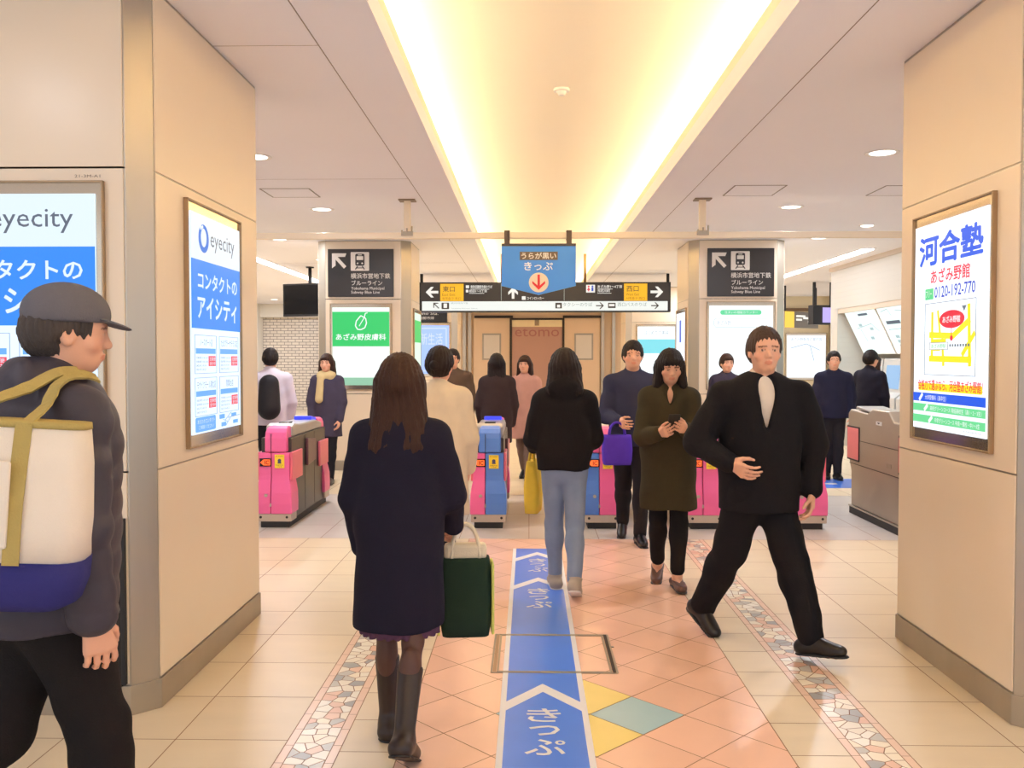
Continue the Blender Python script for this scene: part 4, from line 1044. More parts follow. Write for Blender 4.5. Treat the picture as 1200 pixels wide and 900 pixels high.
class Person:
    """local frame: +Y is where the person faces, +X the right hand side, Z up"""
    def __init__(s, H=1.65, fem=False, legs=(0, 0, 0, 0), feet=(0, 0), arms=None, lean=0, head=(0, 0, 0), build=1.0, shoulder=None, twist=0):
        s.H = H; k = s.k = H / 1.72; s.fem = fem; s.build = build
        sw = s.sw = (shoulder or (.158 if fem else .185)) * k
        hw = .082 * k
        l = R(lean); up = np.array([0, math.sin(l), math.cos(l)])
        P = np.array([0, 0, .93 * k])
        T = rotm(twist)
        s.P = P; s.up = up; s.T = T
        s.spine = lambda f: P + up * (f * k)
        s.sh = {}; s.el = {}; s.wr = {}; s.hd = {}
        for i, sg in ((0, -1), (1, 1)):                     # 0 left, 1 right
            f, ab, ef, ei = (arms or ((3, 10, 12, 5), (3, 10, 12, 5)))[i]
            S = s.spine(.448) + T @ np.array([sg * sw, 0, 0])
            d = T @ np.array([sg * math.sin(R(ab)), math.sin(R(f)) * math.cos(R(ab)), -math.cos(R(f)) * math.cos(R(ab))])
            E = S + d * .29 * k
            d2 = T @ np.array([-sg * math.sin(R(ei)), math.sin(R(f + ef)) * math.cos(R(ei)), -math.cos(R(f + ef)) * math.cos(R(ei))])
            s.sh[i] = S; s.el[i] = E; s.wr[i] = E + d2 * .245 * k; s.hd[i] = d2
        s.hip = {}; s.kn = {}; s.an = {}; s.toe = {}; s.heel = {}; s.fd = {}
        low = 9
        for i, sg in ((0, -1), (1, 1)):
            hf, kf = legs[2 * i], legs[2 * i + 1]
            Hh = P + np.array([sg * hw, 0, -.04 * k])
            K = Hh + .415 * k * np.array([sg * -.03, math.sin(R(hf)), -math.cos(R(hf))])
            A = K + .40 * k * np.array([sg * -.02, math.sin(R(hf - kf)), -math.cos(R(hf - kf))])
            ph = R(feet[i]); fd = np.array([sg * .12, math.cos(ph), math.sin(ph)]); fd = nz(fd); dn = np.cross(np.array([1, 0, 0]), fd); dn = -nz(dn) if dn[2] > 0 else nz(dn)
            s.fd[i] = (fd, dn)
            s.hip[i] = Hh; s.kn[i] = K; s.an[i] = A
            s.heel[i] = A - fd * .05 * k + dn * .045 * k; s.toe[i] = A + fd * .155 * k + dn * .052 * k
            low = min(low, s.heel[i][2] - .034 * k, s.toe[i][2] - .024 * k)
        dz = np.array([0, 0, -low])
        for dct in (s.sh, s.el, s.wr, s.hip, s.kn, s.an, s.toe, s.heel):
            for i in (0, 1): dct[i] = dct[i] + dz
        s.P = P + dz; P0 = s.P
        s.spine = lambda f: P0 + up * (f * k)
        s.neck = s.spine(.53); s.M = rotm(*head)
        s.hc = s.spine(.555) + np.array([0, .012 * k, 0]) + s.M @ np.array([0, .012, .118]) * k
    def H_(s, x, y, z): return s.hc + s.M @ (np.array([x, y, z]) * s.k)
    # --- skin
    def hand(s, g, i, curl=(20, 30, 25), tw=0, thumb_in=.5):
        k = s.k * (.92 if s.fem else 1); sg = -1 if i == 0 else 1
        d = nz(s.hd[i]); inw = np.array([-sg, 0., 0]); inw = s.T @ inw
        n = inw - d * (inw @ d); n = nz(n) if np.linalg.norm(n) > .2 else np.array([0, 0, -1.])
        l = nz(np.cross(n, d)) * 1.0
        if l[1] + .3 * l[2] < 0: l = -l
        c, sn = math.cos(R(tw)), math.sin(R(tw)); n, l = n * c + l * sn, l * c - n * sn
        w = s.wr[i]; P = lambda a, b, c_: w + (d * a + l * b + n * c_) * k
        g.cap(P(-.05, 0, 0), P(.02, 0, 0), .027 * k, .025 * k, .02, .75, n)
        L = ((.040, .024, .020), (.045, .028, .021), (.041, .026, .020), (.032, .02, .018))
        for q in range(4):
            b0, b1 = (.02 - .0135 * q), (.034 - .0215 * q)
            p = P(.092 - .004 * abs(q - 1), b1, 0)
            g.cap(P(.012, b0 * .7, 0), p, .0155 * k, .0125 * k, .014)
            ang = 0; sp = (b1 - b0) * 1.2
            for j in range(3):
                ang += R(curl[j]); dd = nz(d * math.cos(ang) + n * math.sin(ang) + l * sp * 3)
                p2 = p + dd * L[q][j] * k; g.cap(p, p2, (.0092 - .0009 * j) * k, (.0084 - .0009 * j) * k, .004); p = p2
        p = P(.02, .026, .006); p2 = P(.058, .05, .016 + .014 * thumb_in); p3 = p2 + nz(d * .9 + l * .25 + n * (.2 + thumb_in)) * .03 * k; p4 = p3 + nz(d + n * thumb_in) * .024 * k
        g.cap(p, p2, .0145 * k, .0112 * k, .012); g.cap(p2, p3, .0106 * k, .0096 * k, .004); g.cap(p3, p4, .0094 * k, .0074 * k, .004)
        s.palm = getattr(s, 'palm', {}); s.palm[i] = P(.075, 0, .028)
    def headsdf(s, g):
        k = s.k; M = s.M; e = lambda x, y, z, r, kk=.02, op='u': g.ell(s.H_(x, y, z), np.array(r) * k, kk, M, op)
        e(0, -.012, .022, (.076, .094, .094)); e(0, .022, -.03, (.063, .07, .082), .03); e(0, .045, -.078, (.036, .036, .03), .03)
        e(0, .055, .03, (.058, .042, .05), .03)                                             # forehead
        for q in (-1, 1):
            e(q * .043, .06, -.028, (.022, .02, .018), .02)                                   # cheek
            e(q * .031, .094, .004, (.017, .011, .0095), .008, 's')                            # socket
            e(q * .031, .081, .003, (.0135, .0125, .0115), .003)                               # eyeball and lid
            e(q * .032, .088, .022, (.021, .008, .005), .01)                                  # brow
            e(q * .077, -.004, -.008, (.010, .02, .031), .008)                                # ear
            e(q * .084, .002, -.006, (.006, .01, .017), .005, 's')
            e(q * .0105, .098, -.031, (.0085, .0095, .007), .006)                              # nostril wing
        g.cap(s.H_(0, .088, .01), s.H_(0, .107, -.026), .0075 * k, .0105 * k, .012)          # nose
        e(0, .0915, -.0555, (.021, .009, .0055), .006); e(0, .0895, -.0665, (.0185, .009, .0062), .006)
        g.cap(s.H_(-.02, .1, -.061), s.H_(.02, .1, -.061), .0022 * k, .0022 * k, .003, op='s')
        f = .046 if s.fem else .054
        g.cap(s.spine(.50), s.H_(0, -.012, -.06), f * k * 1.08, f * k, .03)
    def body(s, h, hands=(True, True), curls=None, skin=(1, 1, 1), m=None, tws=(0, 0), lips=(.95, .70, .66), brow=(.25, .18, .15), legs_tint=None):
        g = SDF(); k = s.k; b = s.build * (.92 if s.fem else 1)
        s.headsdf(g)
        up = s.T
        g.cap(s.sh[0] * .92 + s.sh[1] * .08, s.sh[1] * .92 + s.sh[0] * .08, .048 * k, .048 * k, .05)
        fy = s.T @ np.array([0, 1., 0])
        g.cap(s.spine(.36), s.spine(.22), .15 * b * k, .13 * b * k, .06, .68, fy); g.cap(s.spine(.22), s.spine(.08), .125 * b * k, .145 * b * k, .06, .7, fy)
        g.cap(s.spine(.04), s.spine(-.02), .155 * b * k, .145 * b * k, .06, .72)
        for i in (0, 1):
            g.cap(s.sh[i], s.el[i], .046 * b * k, .037 * b * k, .03); g.cap(s.el[i], s.wr[i], .036 * b * k, .025 * b * k, .015)
            g.cap(s.hip[i], s.kn[i], .08 * b * k, .05 * b * k, .04); g.cap(s.kn[i], s.an[i], .05 * b * k, .034 * k, .02)
            g.ell(s.kn[i] * .7 + s.an[i] * .3 - np.array([0, .018 * k, 0]), np.array((.046, .046, .1)) * b * k, .03)
            g.cap(s.heel[i], s.toe[i], .03 * k, .022 * k, .03); g.cap(s.an[i], s.heel[i], .035 * k, .028 * k, .02)
            if hands[i]: s.hand(g, i, (curls or ((20, 30, 25), (20, 30, 25)))[i], tws[i])
            else: g.ell(s.wr[i] + s.hd[i] * .05 * k, np.array((.03, .03, .05)) * k)
        V, Q = g.mesh(h)
        L = (V - s.hc) @ s.M / k; t = np.tile(np.array(skin, float), (len(V), 1))
        fr = L[:, 1] > .06
        x, y, z = np.abs(L[:, 0]), L[:, 1], L[:, 2]
        lp_ = fr & (x < .021) & (np.abs(z + .061) < .0105 * np.sqrt(np.maximum(0, 1 - (x / .023) ** 2)))
        t[lp_] = np.array(lips) * skin
        br = fr & (np.abs(x - .032) < .02) & (np.abs(z - .024 + (x - .02) * .12) < .0042); t[br] = brow
        ey = ((x - .031) / .0125) ** 2 + ((z - .002) / .0052) ** 2
        t[fr & (ey < 1)] = (.92, 1.05, 1.15); t[fr & (ey < 1.35) & (ey >= 1) & (z > .003)] = (.15, .1, .1)
        t[fr & (((x - .031) / .0055) ** 2 + ((z - .002) / .0055) ** 2 < 1)] = (.06, .04, .035)
        ck = fr & (x > .03) & (z < -.01) & (z > -.05); t[ck] = t[ck] * np.array((1.02, .95, .94))
        if legs_tint is not None: t[V[:, 2] < s.kn[0][2] + .15] = legs_tint
        s.o = mk_np('person', V, Q, m or SKIN, None, np.clip(t, 0, 1.2)); return s.o
    # --- clothes
    def top(s, name, m, h=.009, hem=-.1, w=(.168, .158, .172, .18), depth=.7, sl=(.066, .056, .046), fold=.004, seed=1, collar=.0, puff=0, sleeve_end=.97, flare=None, open_v=0, hood=False, parent=None):
        """coat, jacket or jumper: hem is measured from the pelvis centre upwards (negative = below)"""
        g = SDF(); k = s.k; b = s.build
        a = s.sh[0] * .93 + s.sh[1] * .07; c = s.sh[1] * .93 + s.sh[0] * .07
        for q_ in (a, c):
            g.cap(s.spine(.487) * .85 + q_ * .15, q_ - np.array([0, 0, .004 * k]), .05 * k, .054 * k, .06, .95)
            g.cap(s.spine(.40), q_ - np.array([0, 0, .03 * k]), .075 * k, .06 * k, .06, .95)
        g.cap(a * .35 + c * .65 + np.array([0, -.005, .028 * k]), c * .35 + a * .65 + np.array([0, -.005, .028 * k]), .05 * k, .05 * k, .05)
        fy = s.T @ np.array([0, 1., 0])
        g.cap(s.spine(.37), s.spine(.24), w[0] * b * k, w[1] * b * k, .06, depth, fy); g.cap(s.spine(.24), s.spine(.1), w[1] * b * k, w[2] * b * k, .06, depth, fy)
        e = s.P + np.array([0, 0, (hem - .06) * k]); top_ = s.spine(.1); f = flare or w[3]
        g.cap(top_, e, w[2] * b * k, f * b * k, .05, depth + .04, fy)
        for i in (0, 1):
            g.cap(s.sh[i] + np.array([0, 0, -.008 * k]), s.el[i], (sl[0] - .006) * k, sl[1] * k, .045); we = s.el[i] + (s.wr[i] - s.el[i]) * sleeve_end
            g.cap(s.el[i], we, sl[1] * k, sl[2] * k, .02)
            g.cap(s.el[i] * .5 + s.sh[i] * .5, s.el[i], sl[1] * 1.04 * k, sl[1] * 1.06 * k, .03)
            q = nz(s.wr[i] - s.el[i])
        if collar: g.cap(s.spine(.5), s.spine(.50 + collar) + np.array([0, -.012, 0]), .074 * k, .066 * k, .03, .95)
        if hood:
            g.ell(s.spine(.50) + np.array([0, -.085 * k, .02]), np.array((.115, .06, .085)) * k, .03); g.cap(s.spine(.52) + np.array([-.06, -.01, 0]) * k, s.spine(.52) + np.array([.06, -.01, 0]) * k, .058 * k, .058 * k, .03)
        if open_v:
            for t_ in np.linspace(0, 1, 20):
                g.ell(s.spine(.545 - open_v * t_) + s.T @ np.array([0, .14, 0]) * k, np.array((.064 * (1 - t_) + .008, .075, .035)) * k, .008, M=s.T, op='s')
        g.cut(s.P + np.array([0, 0, hem * k]), (0, 0, -1))
        base = folds(fold, seed)
        def disp(X, Y, Z):
            d = base(X, Y, Z)
            if puff: d = d - puff * np.abs(np.sin((Z + .15 * np.abs(X)) * math.pi / .085))
            return d
        V, Q = g.mesh(h, disp)
        return mk_np(name, V, Q, m, parent or s.o)
    def trousers(s, m, h=.009, r=(.098, .07, .055), fold=.003, seed=3, end=.96, name='trousers', top_f=.12, k_=.03):
        g = SDF(); k = s.k; b = s.build * (.95 if s.fem else 1)
        g.cap(s.spine(.1), s.spine(-.03), .152 * b * k, .165 * b * k, .05, .74)
        for i in (0, 1):
            g.cap(s.hip[i] + np.array([0, 0, .0]), s.kn[i], r[0] * b * k, r[1] * b * k, k_); A = s.kn[i] + (s.an[i] - s.kn[i]) * end
            g.cap(s.kn[i], A, r[1] * b * k, r[2] * k, .02)
            g.ell(s.kn[i] * .72 + A * .28 - np.array([0, .014 * k, 0]), np.array((r[1], r[1], .1)) * .98 * b * k, .03)
        g.cut(s.spine(top_f), (0, 0, 1))
        V, Q = g.mesh(h, folds(fold, seed, 18, 16)); return mk_np(name, V, Q, m, s.o)
    def skirt(s, m, z0, z1, r0, r1, h=.009, name='skirt', seed=5, pleat=.006, depth=.8):
        g = SDF(); k = s.k
        a = np.array([s.P[0], s.P[1], z0 + .05]); b = np.array([s.P[0], s.P[1], z1 - .1])
        g.cap(a, b, r0, r1, .02, depth); g.cut((0, 0, z1), (0, 0, -1)); g.cut((0, 0, z0 + .1), (0, 0, 1))
        def disp(X, Y, Z): return pleat * np.sin(22 * np.arctan2(Y - s.P[1], X)) + 0 * Z
        V, Q = g.mesh(h, disp); return mk_np(name, V, Q, m, s.o)
    def shoes(s, m, h=.007, boot=0, r=.04, sole=None, heel=0, low=False):
        k = s.k; out = []
        for i in (0, 1):
            g = SDF(); fd, dn = s.fd[i]
            g.cap(s.heel[i] - dn * .004 * k, s.toe[i] - dn * .004 * k, (r + .002) * k, .036 * k, .03, .82, dn); g.cap(s.an[i] * .5 + s.heel[i] * .5, s.heel[i], r * k, r * k, .03)
            g.cap(s.an[i] + fd * .03 * k + dn * .01 * k, s.toe[i] - fd * .04 * k, .034 * k, .036 * k, .03)
            if low: g.cut(s.an[i] + dn * .025 * k, -dn)
            if boot: A = s.an[i] + (s.kn[i] - s.an[i]) * boot; g.cap(s.an[i], A, r * k, .056 * k, .03); g.cut(A, nz(s.kn[i] - s.an[i]))
            g.cut(s.heel[i] + dn * (.034 - .0) * k, dn)
            V, Q = g.mesh(h); o = mk_np(('boot' if boot > .2 else 'shoe'), V, Q, m, s.o); out.append(o)
            gs = SDF(); gs.cap(s.heel[i] + dn * .03 * k, s.toe[i] + dn * .024 * k, (r + .006) * k, .042 * k, .02, .3, dn); gs.cut(s.heel[i] + dn * .035 * k, dn)
            V, Q = gs.mesh(h); mk_np('sole', V, Q, sole or BLACK, o)
        return out
    def hair(s, m, length=0, h=.006, vol=.012, fringe=True, seed=2, width=1.0, back=.0, name='hair', face_h=.0):
        """length: how far below the chin line the hair falls (0 = short)"""
        g = SDF(); k = s.k; M = s.M
        e = lambda x, y, z, r, kk=.02, op='u': g.ell(s.H_(x, y, z), np.array(r) * k, kk, M, op)
        e(0, -.012, .026, (.076 + vol, .096 + vol, .094 + vol)); e(0, -.04, .0, (.075 + vol, .075 + vol, .085))
        if length:
            z1 = -.10 - length
            dn = s.hc + s.M @ (np.array([0, -.05, -.02]) * k)
            for q in (-.055, -.02, .02, .055):
                top_ = s.H_(q * 1.05, -.035, -.01); bt = np.array([s.hc[0] + q * 1.25 * width * k, s.hc[1] - (.075 + back) * k, s.hc[2] + z1 * k])
                g.cap(top_, bt, .052 * k * width, .05 * k * width, .03)
            for q in (-1, 1):
                g.cap(s.H_(q * .073, .01, .02), np.array([s.hc[0] + q * .088 * width * k, s.hc[1] + .0 * k, s.hc[2] + (z1 * .8) * k]), .026 * k, .03 * k * width, .02)
        e(0, .1, -.052 + face_h, (.062, .075, .088), .015, 's')
        if fringe: e(0, .075, .06, (.06, .03, .03), .015)
        if not length:
            for q in (-1, 1): e(q * .09, .012, -.045, (.03, .05, .045), .01, 's')
            g.cut(s.H_(0, -.05, -.085), s.M @ np.array([0, -.25, -1.]))
        q = np.random.RandomState(seed).rand(6) * 6
        def disp(X, Y, Z):
            a = np.arctan2(X - s.hc[0], -(Y - s.hc[1]))
            return .0022 * np.sin(26 * a + 3 * np.sin(14 * Z + q[0])) + .0016 * np.sin(61 * a + 4 * np.sin(9 * Z + q[1]) + q[2]) + .001 * np.sin(90 * Z + 20 * a) * np.cos(40 * X)
        V, Q = g.mesh(h, disp); return mk_np(name, V, Q, m, s.o)
    def place(s, x, y, heading, label, group=None):
        s.o.location = (x, y, 0); s.o.rotation_euler.z = R(heading); tag(s.o, label, 'person', group)
        s.Wm = Matrix.Translation((x, y, 0)) @ Matrix.Rotation(R(heading), 4, 'Z')
    def W(s, p): return s.Wm @ Vector(tuple(p))

# ------------------------------------------------------------------ the crowd
HB = hairmat('black_hair', (34, 26, 24)); HBR = hairmat('dark_brown_hair', (58, 36, 26)); HG = hairmat('greying_hair', (74, 66, 62))
def tote(name, top, w, d, hh, m, label, cat='bag', rz=0, taper=.85, handle=None, hm=None, extra=None, group=None):
    """soft bag hanging below point top (world); handle = height of the loop above the rim"""
    top = Vector(top); hd_ = handle or .18
    r = root(name, (0, 0, 0), label, cat, group)
    rim = -hd_
    rings = []
    for t, sc in ((0, 1), (.12, 1.03), (.5, 1.05), (.85, .98), (1, .9)):
        ww = w / 2 * (taper + (1 - taper) * (1 - abs(t - .0)) if False else sc * (1 - (1 - taper) * (1 - t) * .5)); dd = d / 2 * sc * (.55 + .45 * min(1, t * 2.2 + .15))
        rings.append([(p[0], p[1], rim - t * hh) for p in rrect(-ww, ww, -dd, dd, min(ww, dd) * .55, 0, 4)])
    mk('bag_body', G().rings(rings), m, r, smooth=True)
    for s_ in (-1, 1):
        pts = []
        for i in range(15):
            a = math.pi * i / 14; pts.append((-w * .27 * math.cos(a), s_ * d * .22 * (1 - .75 * math.sin(a)), rim - .03 + (hd_ + .03) * math.sin(a) ** .7))
        mk('handle', G().tube(pts, .009, 8), hm or m, r, smooth=True)
    if extra: extra(r, rim)
    r.location = top; r.rotation_euler.z = R(rz)
    return r

# the woman in the navy coat, walking away, green bag on her right arm
p = Person(1.555, True, legs=(9, 8, -12, 22), feet=(0, -28), arms=((2, 9, 14, 4), (6, 14, 42, 2)), lean=2, head=(0, -4, 0))
p.body(.006, (True, True), ((25, 35, 30), (50, 60, 45)), legs_tint=(.12, .09, .09))
p.top('coat', cloth('navy_wool', (30, 28, 44)), hem=-.40, w=(.178, .172, .188, .2), flare=.205, depth=.74, sl=(.07, .06, .052), fold=.004, seed=11, collar=.02, puff=0)
p.skirt(cloth('plum_cloth', (92, 62, 84)), .56, .45, .15, .168, seed=3, pleat=.004)
p.shoes(mat('dark_brown_leather', (44, 32, 28), .4, 0, .15, 20), boot=.72, r=.042)
p.hair(HBR, .17, vol=.022, width=1.12, back=.03, seed=4)
p.place(-.52, 3.52, 0, 'woman in navy coat and dark boots with long brown hair, walking away')
e_ = p.W(p.wr[1]); 
def green_side(r, rim):
    for s_ in (-1, 1): mk('side_gusset', G().prism([(-.06, rim - .02), (.06, rim - .02), (.065, rim - .32), (-.065, rim - .32)], 'x', *sorted((s_ * .108, s_ * .12))), cloth('lime_cloth', (206, 210, 110)), r, bevel=.01)
    mk('inner_lining', G().box(-.09, .09, -.03, .03, rim - .01, rim + .06), cloth('cream_lining', (226, 214, 186)), r, bevel=.015)
tote('handbag', e_ + Vector((.05, .02, .0)), .22, .13, .33, cloth('dark_green_cloth', (34, 52, 40)), 'dark green bag with lime sides, carried by the woman in the navy coat', rz=6, handle=.14, hm=cloth('cream_lining', (226, 214, 186)), extra=green_side)

# the person in black jacket and pale jeans, in the middle
p = Person(1.60, True, legs=(10, 6, -10, 20), feet=(0, -22), arms=((4, 14, 66, 2), (10, 10, 48, 20)), lean=1, head=(4, -2, 0))
p.body(.007, (True, True))
p.top('jacket', cloth('black_cotton', (28, 25, 27)), hem=-.05, w=(.18, .178, .182, .18), flare=.185, sl=(.073, .064, .052), fold=.006, seed=21, collar=.03, hood=True)
p.trousers(cloth('pale_denim', (132, 146, 172)), r=(.094, .068, .052), fold=.004)
p.shoes(cloth('grey_suede', (176, 164, 150)), sole=mat('white_rubber', (226, 222, 214), .6), boot=.06)
p.hair(HB, .06, vol=.026, width=1.12, back=.02, seed=8)
p.place(.235, 5.86, 0, 'person in black hooded jacket, pale blue jeans and grey shoes, walking away')
tote('tote_bag', p.W(p.wr[0]) + Vector((-.0, .06, .0)), .24, .1, .36, cloth('yellow_canvas', (232, 200, 76)), 'yellow bag held at the left side of the person in pale jeans', rz=80, handle=.1)

# the woman in the cream coat
p = Person(1.61, True, legs=(7, 5, -8, 14), feet=(0, -15), arms=((2, 10, 14, 4), (4, 10, 18, 6)), lean=1, head=(-8, 0, 0))
p.body(.008)
p.top('coat', cloth('cream_wool', (232, 214, 184)), hem=-.36, w=(.182, .178, .19, .2), flare=.21, depth=.74, sl=(.072, .062, .054), fold=.005, seed=31, collar=.03)
p.trousers(cloth('dark_cloth', (40, 36, 40)), r=(.09, .064, .05)); p.shoes(mat('dark_brown_leather', (44, 32, 28), .4), boot=.1)
p.hair(HB, .0, vol=.02, seed=5)
g = SDF(); g.ell(p.H_(0, -.115, -.0), np.array((.04, .035, .04)) * p.k); V, Q = g.mesh(.006); mk_np('hair_bun', V, Q, HB, p.o)
p.place(-.585, 5.75, -6, 'woman in cream coat with dark hair tied up, walking away ahead of the navy coat')

# the woman in the olive coat looking at her phone
p = Person(1.60, True, legs=(8, 10, -7, 16), feet=(0, -16), arms=((18, 6, 88, 24), (18, 6, 82, 24)), lean=1, head=(4, -14, 0))
p.body(.006, (True, True), ((45, 55, 40), (45, 55, 40)), tws=(30, 30))
p.top('coat', cloth('olive_wool', (60, 54, 38)), hem=-.36, w=(.185, .182, .192, .2), flare=.205, depth=.76, sl=(.074, .064, .054), fold=.005, seed=41, collar=.05, open_v=.12, sleeve_end=.93)
p.trousers(cloth('black_cloth', (30, 27, 28)), r=(.09, .066, .054), end=.86)
p.shoes(mat('brown_leather', (96, 66, 56), .45), low=True)
p.hair(HB, .06, vol=.018, width=1.05, seed=9)
p.place(.945, 5.98, 176, 'woman in olive coat and black trousers facing the camera with a phone')
mid = (np.array(p.palm[0]) + np.array(p.palm[1])) / 2; mid = p.W(mid)
fo = p.Wm.to_3x3() @ Vector((0, 1, 0))
r = root('smartphone', (0, 0, 0), 'dark phone held by the woman in the olive coat', 'phone')
mk('case', G().box(-.037, .037, -.004, .004, -.072, .072), BLACK, r, bevel=.004); mk('screen', G().box(-.033, .033, .004, .005, -.066, .066), E((120, 140, 170)), r)
r.location = mid + Vector((0, -.01, .035)); r.rotation_euler = (R(35), 0, R(0))

# the man in the black suit striding towards the camera
p = Person(1.73, False, legs=(24, 4, -20, 12), feet=(10, -26), arms=((-8, 16, 22, 6), (2, 26, 62, 34)), lean=2, head=(-34, 0, 0), shoulder=.205, twist=-34, build=1.08)
p.body(.006, (True, True))
BS = cloth('black_suit_cloth', (26, 24, 27))
p.top('shirt', cloth('white_shirt_cloth', (226, 214, 198)), hem=.1, w=(.158, .15, .155, .155), depth=.68, sl=(.055, .048, .04), fold=.001, seed=2, collar=.035, sleeve_end=.98)
p.top('jacket', BS, hem=-.17, w=(.184, .18, .186, .19), flare=.196, depth=.76, sl=(.078, .068, .056), fold=.005, seed=51, open_v=.24, sleeve_end=.95)
p.trousers(BS, r=(.106, .082, .068), fold=.006, seed=6)
p.shoes(mat('black_leather', (28, 24, 24), .3), r=.043)
p.hair(hairmat('brown_grey_hair', (72, 56, 48)), 0, vol=.013, seed=12, fringe=False, face_h=.012)
p.place(1.23, 4.74, 212, 'man in black suit and white shirt striding towards the camera')
P8 = p

# the capped person with the big canvas shoulder bag at the left edge
p = Person(1.76, False, legs=(-14, 42, 16, 6), feet=(-38, 4), arms=((10, 12, 20, 4), (-6, 14, 16, 0)), lean=4, head=(-14, -4, 0), shoulder=.2, build=1.08)
p.body(.006, (False, True))
jk = p.top('jacket', cloth('charcoal_padded_nylon', (66, 62, 72), .5, .15, 40), hem=-.12, w=(.2, .196, .198, .2), flare=.2, depth=.8, sl=(.086, .074, .058), fold=.005, seed=61, collar=.05, puff=.006, hood=True)
p.trousers(cloth('black_cloth', (30, 27, 28)), r=(.104, .08, .066), fold=.005)
p.shoes(mat('black_leather', (28, 24, 24), .3), r=.043, boot=.12)
p.hair(HG, 0, vol=.01, seed=14, fringe=False)
g = SDF(); k = p.k
g.ell(p.H_(0, -.008, .055), np.array((.098, .116, .088)) * k, .02, p.M); g.cut(p.H_(0, 0, .03), p.M @ np.array([0, 0.05, -1.]))
V, Q = g.mesh(.006); cp = mk_np('cap', V, Q, cloth('grey_felt', (104, 102, 108)), p.o)
g = SDF(); g.cap(p.H_(-.03, .11, .035), p.H_(.03, .11, .035), .055 * k, .055 * k, .02, .12, p.M @ np.array([0, .25, 1.]))
V, Q = g.mesh(.004); mk_np('cap_brim', V, Q, cloth('grey_felt', (104, 102, 108)), cp)
p.place(-1.385, 2.48, -46, 'person in grey cap and charcoal padded jacket with a canvas bag, at the left edge')
# canvas shoulder bag: cream above, navy base, olive straps over the right shoulder
CAN = cloth('cream_canvas', (232, 222, 206), .85, .2, 300, .05); NAVY = cloth('navy_canvas', (48, 48, 112), .85, .2, 300); OLV = cloth('olive_webbing', (176, 158, 96))
r = root('shoulder_bag', (0, 0, 0), 'large cream canvas shoulder bag with navy base and olive straps, carried by the capped person', 'bag')
def bag_ring(z, w, d): return [(q[0], q[1], z) for q in rrect(-w, w, -d, d, d * .7, 0, 5)]
mk('canvas_body', G().rings([bag_ring(.0, .235, .05), bag_ring(-.1, .245, .07), bag_ring(-.24, .25, .085), bag_ring(-.34, .25, .088)]), CAN, r, smooth=True)
mk('navy_base', G().rings([bag_ring(-.335, .252, .09), bag_ring(-.39, .25, .09), bag_ring(-.44, .235, .08), bag_ring(-.46, .2, .06)]), NAVY, r, smooth=True)
for s_ in (-1, 1):
    for q in (-1, 1):
        v_ = []
        for i in range(8):
            t = i / 7; z = .0 - .34 * t; d = (.05 + .036 * min(1, t * 1.6)) * s_ * 1.06
            v_.append((q * .1, d, z))
        g = G()
        for i in range(7):
            a, b2 = v_[i], v_[i + 1]
            g.add([(a[0] - .019, a[1], a[2]), (a[0] + .019, a[1], a[2]), (b2[0] + .019, b2[1], b2[2]), (b2[0] - .019, b2[1], b2[2])], [(0, 1, 2, 3)])
        o = mk('webbing_band', g, OLV, r); so = o.modifiers.new('thick', 'SOLIDIFY'); so.thickness = .004; so.offset = 0
mk('rim_binding', G().rings([bag_ring(-.012, .238, .054), bag_ring(.004, .236, .052)]), OLV, r, smooth=True)
mk('front_pocket', G().prism([(-.09, -.09), (.09, -.09), (.09, -.3), (-.09, -.3)], 'y', -.1, -.088), CAN, r, bevel=.006)
bagp = Vector((-1.335, 2.15, 1.40)); r.location = bagp; r.rotation_euler = (0, R(4), R(12))
Mb = Matrix.Translation(bagp) @ r.rotation_euler.to_matrix().to_4x4()
top_w = p.W(p.sh[1] * .8 + p.sh[0] * .2) + Vector((0, 0, .1))
Wi = p.Wm.inverted()
bpy.context.view_layer.update()
def strap(a_local, shift):
    A = Mb @ Vector(a_local); T = top_w + shift; back = T + p.Wm.to_3x3() @ Vector((-.02, .05, -.01))
    pts = []
    for i in range(19):
        t = i / 18
        q = A.lerp(T, min(1, t / .75)) if t < .75 else T.lerp(back, (t - .75) / .25)
        ok, loc, nor, _ = jk.closest_point_on_mesh(Wi @ q)
        if ok and ((Wi @ q) - loc).dot(nor) < .012: q = p.Wm @ (loc + nor * .012)
        pts.append(q)
    for _ in range(2): pts = [pts[0]] + [(pts[i - 1] + pts[i] * 2 + pts[i + 1]) / 4 for i in range(1, 18)] + [pts[-1]]
    g = G(); vv = []
    for i, q in enumerate(pts):
        d = (pts[min(i + 1, 18)] - pts[max(i - 1, 0)]).normalized()
        _, loc, nor, _ = jk.closest_point_on_mesh(Wi @ q); nw = (p.Wm.to_3x3() @ nor).normalized()
        sd = d.cross(nw).normalized() * .019
        Bi = Mb.inverted(); vv += [Bi @ (q - sd), Bi @ (q + sd)]
    g.add([v_ + bagp for v_ in vv], [(2 * i, 2 * i + 1, 2 * i + 3, 2 * i + 2) for i in range(18)])
    o = mk('strap', g, OLV, r); so = o.modifiers.new('thick', 'SOLIDIFY'); so.thickness = .006; so.offset = 1
strap((-.1, -.052, -.01), Vector((-.02, -.02, 0))); strap((.1, -.052, -.01), Vector((.02, .02, 0)))

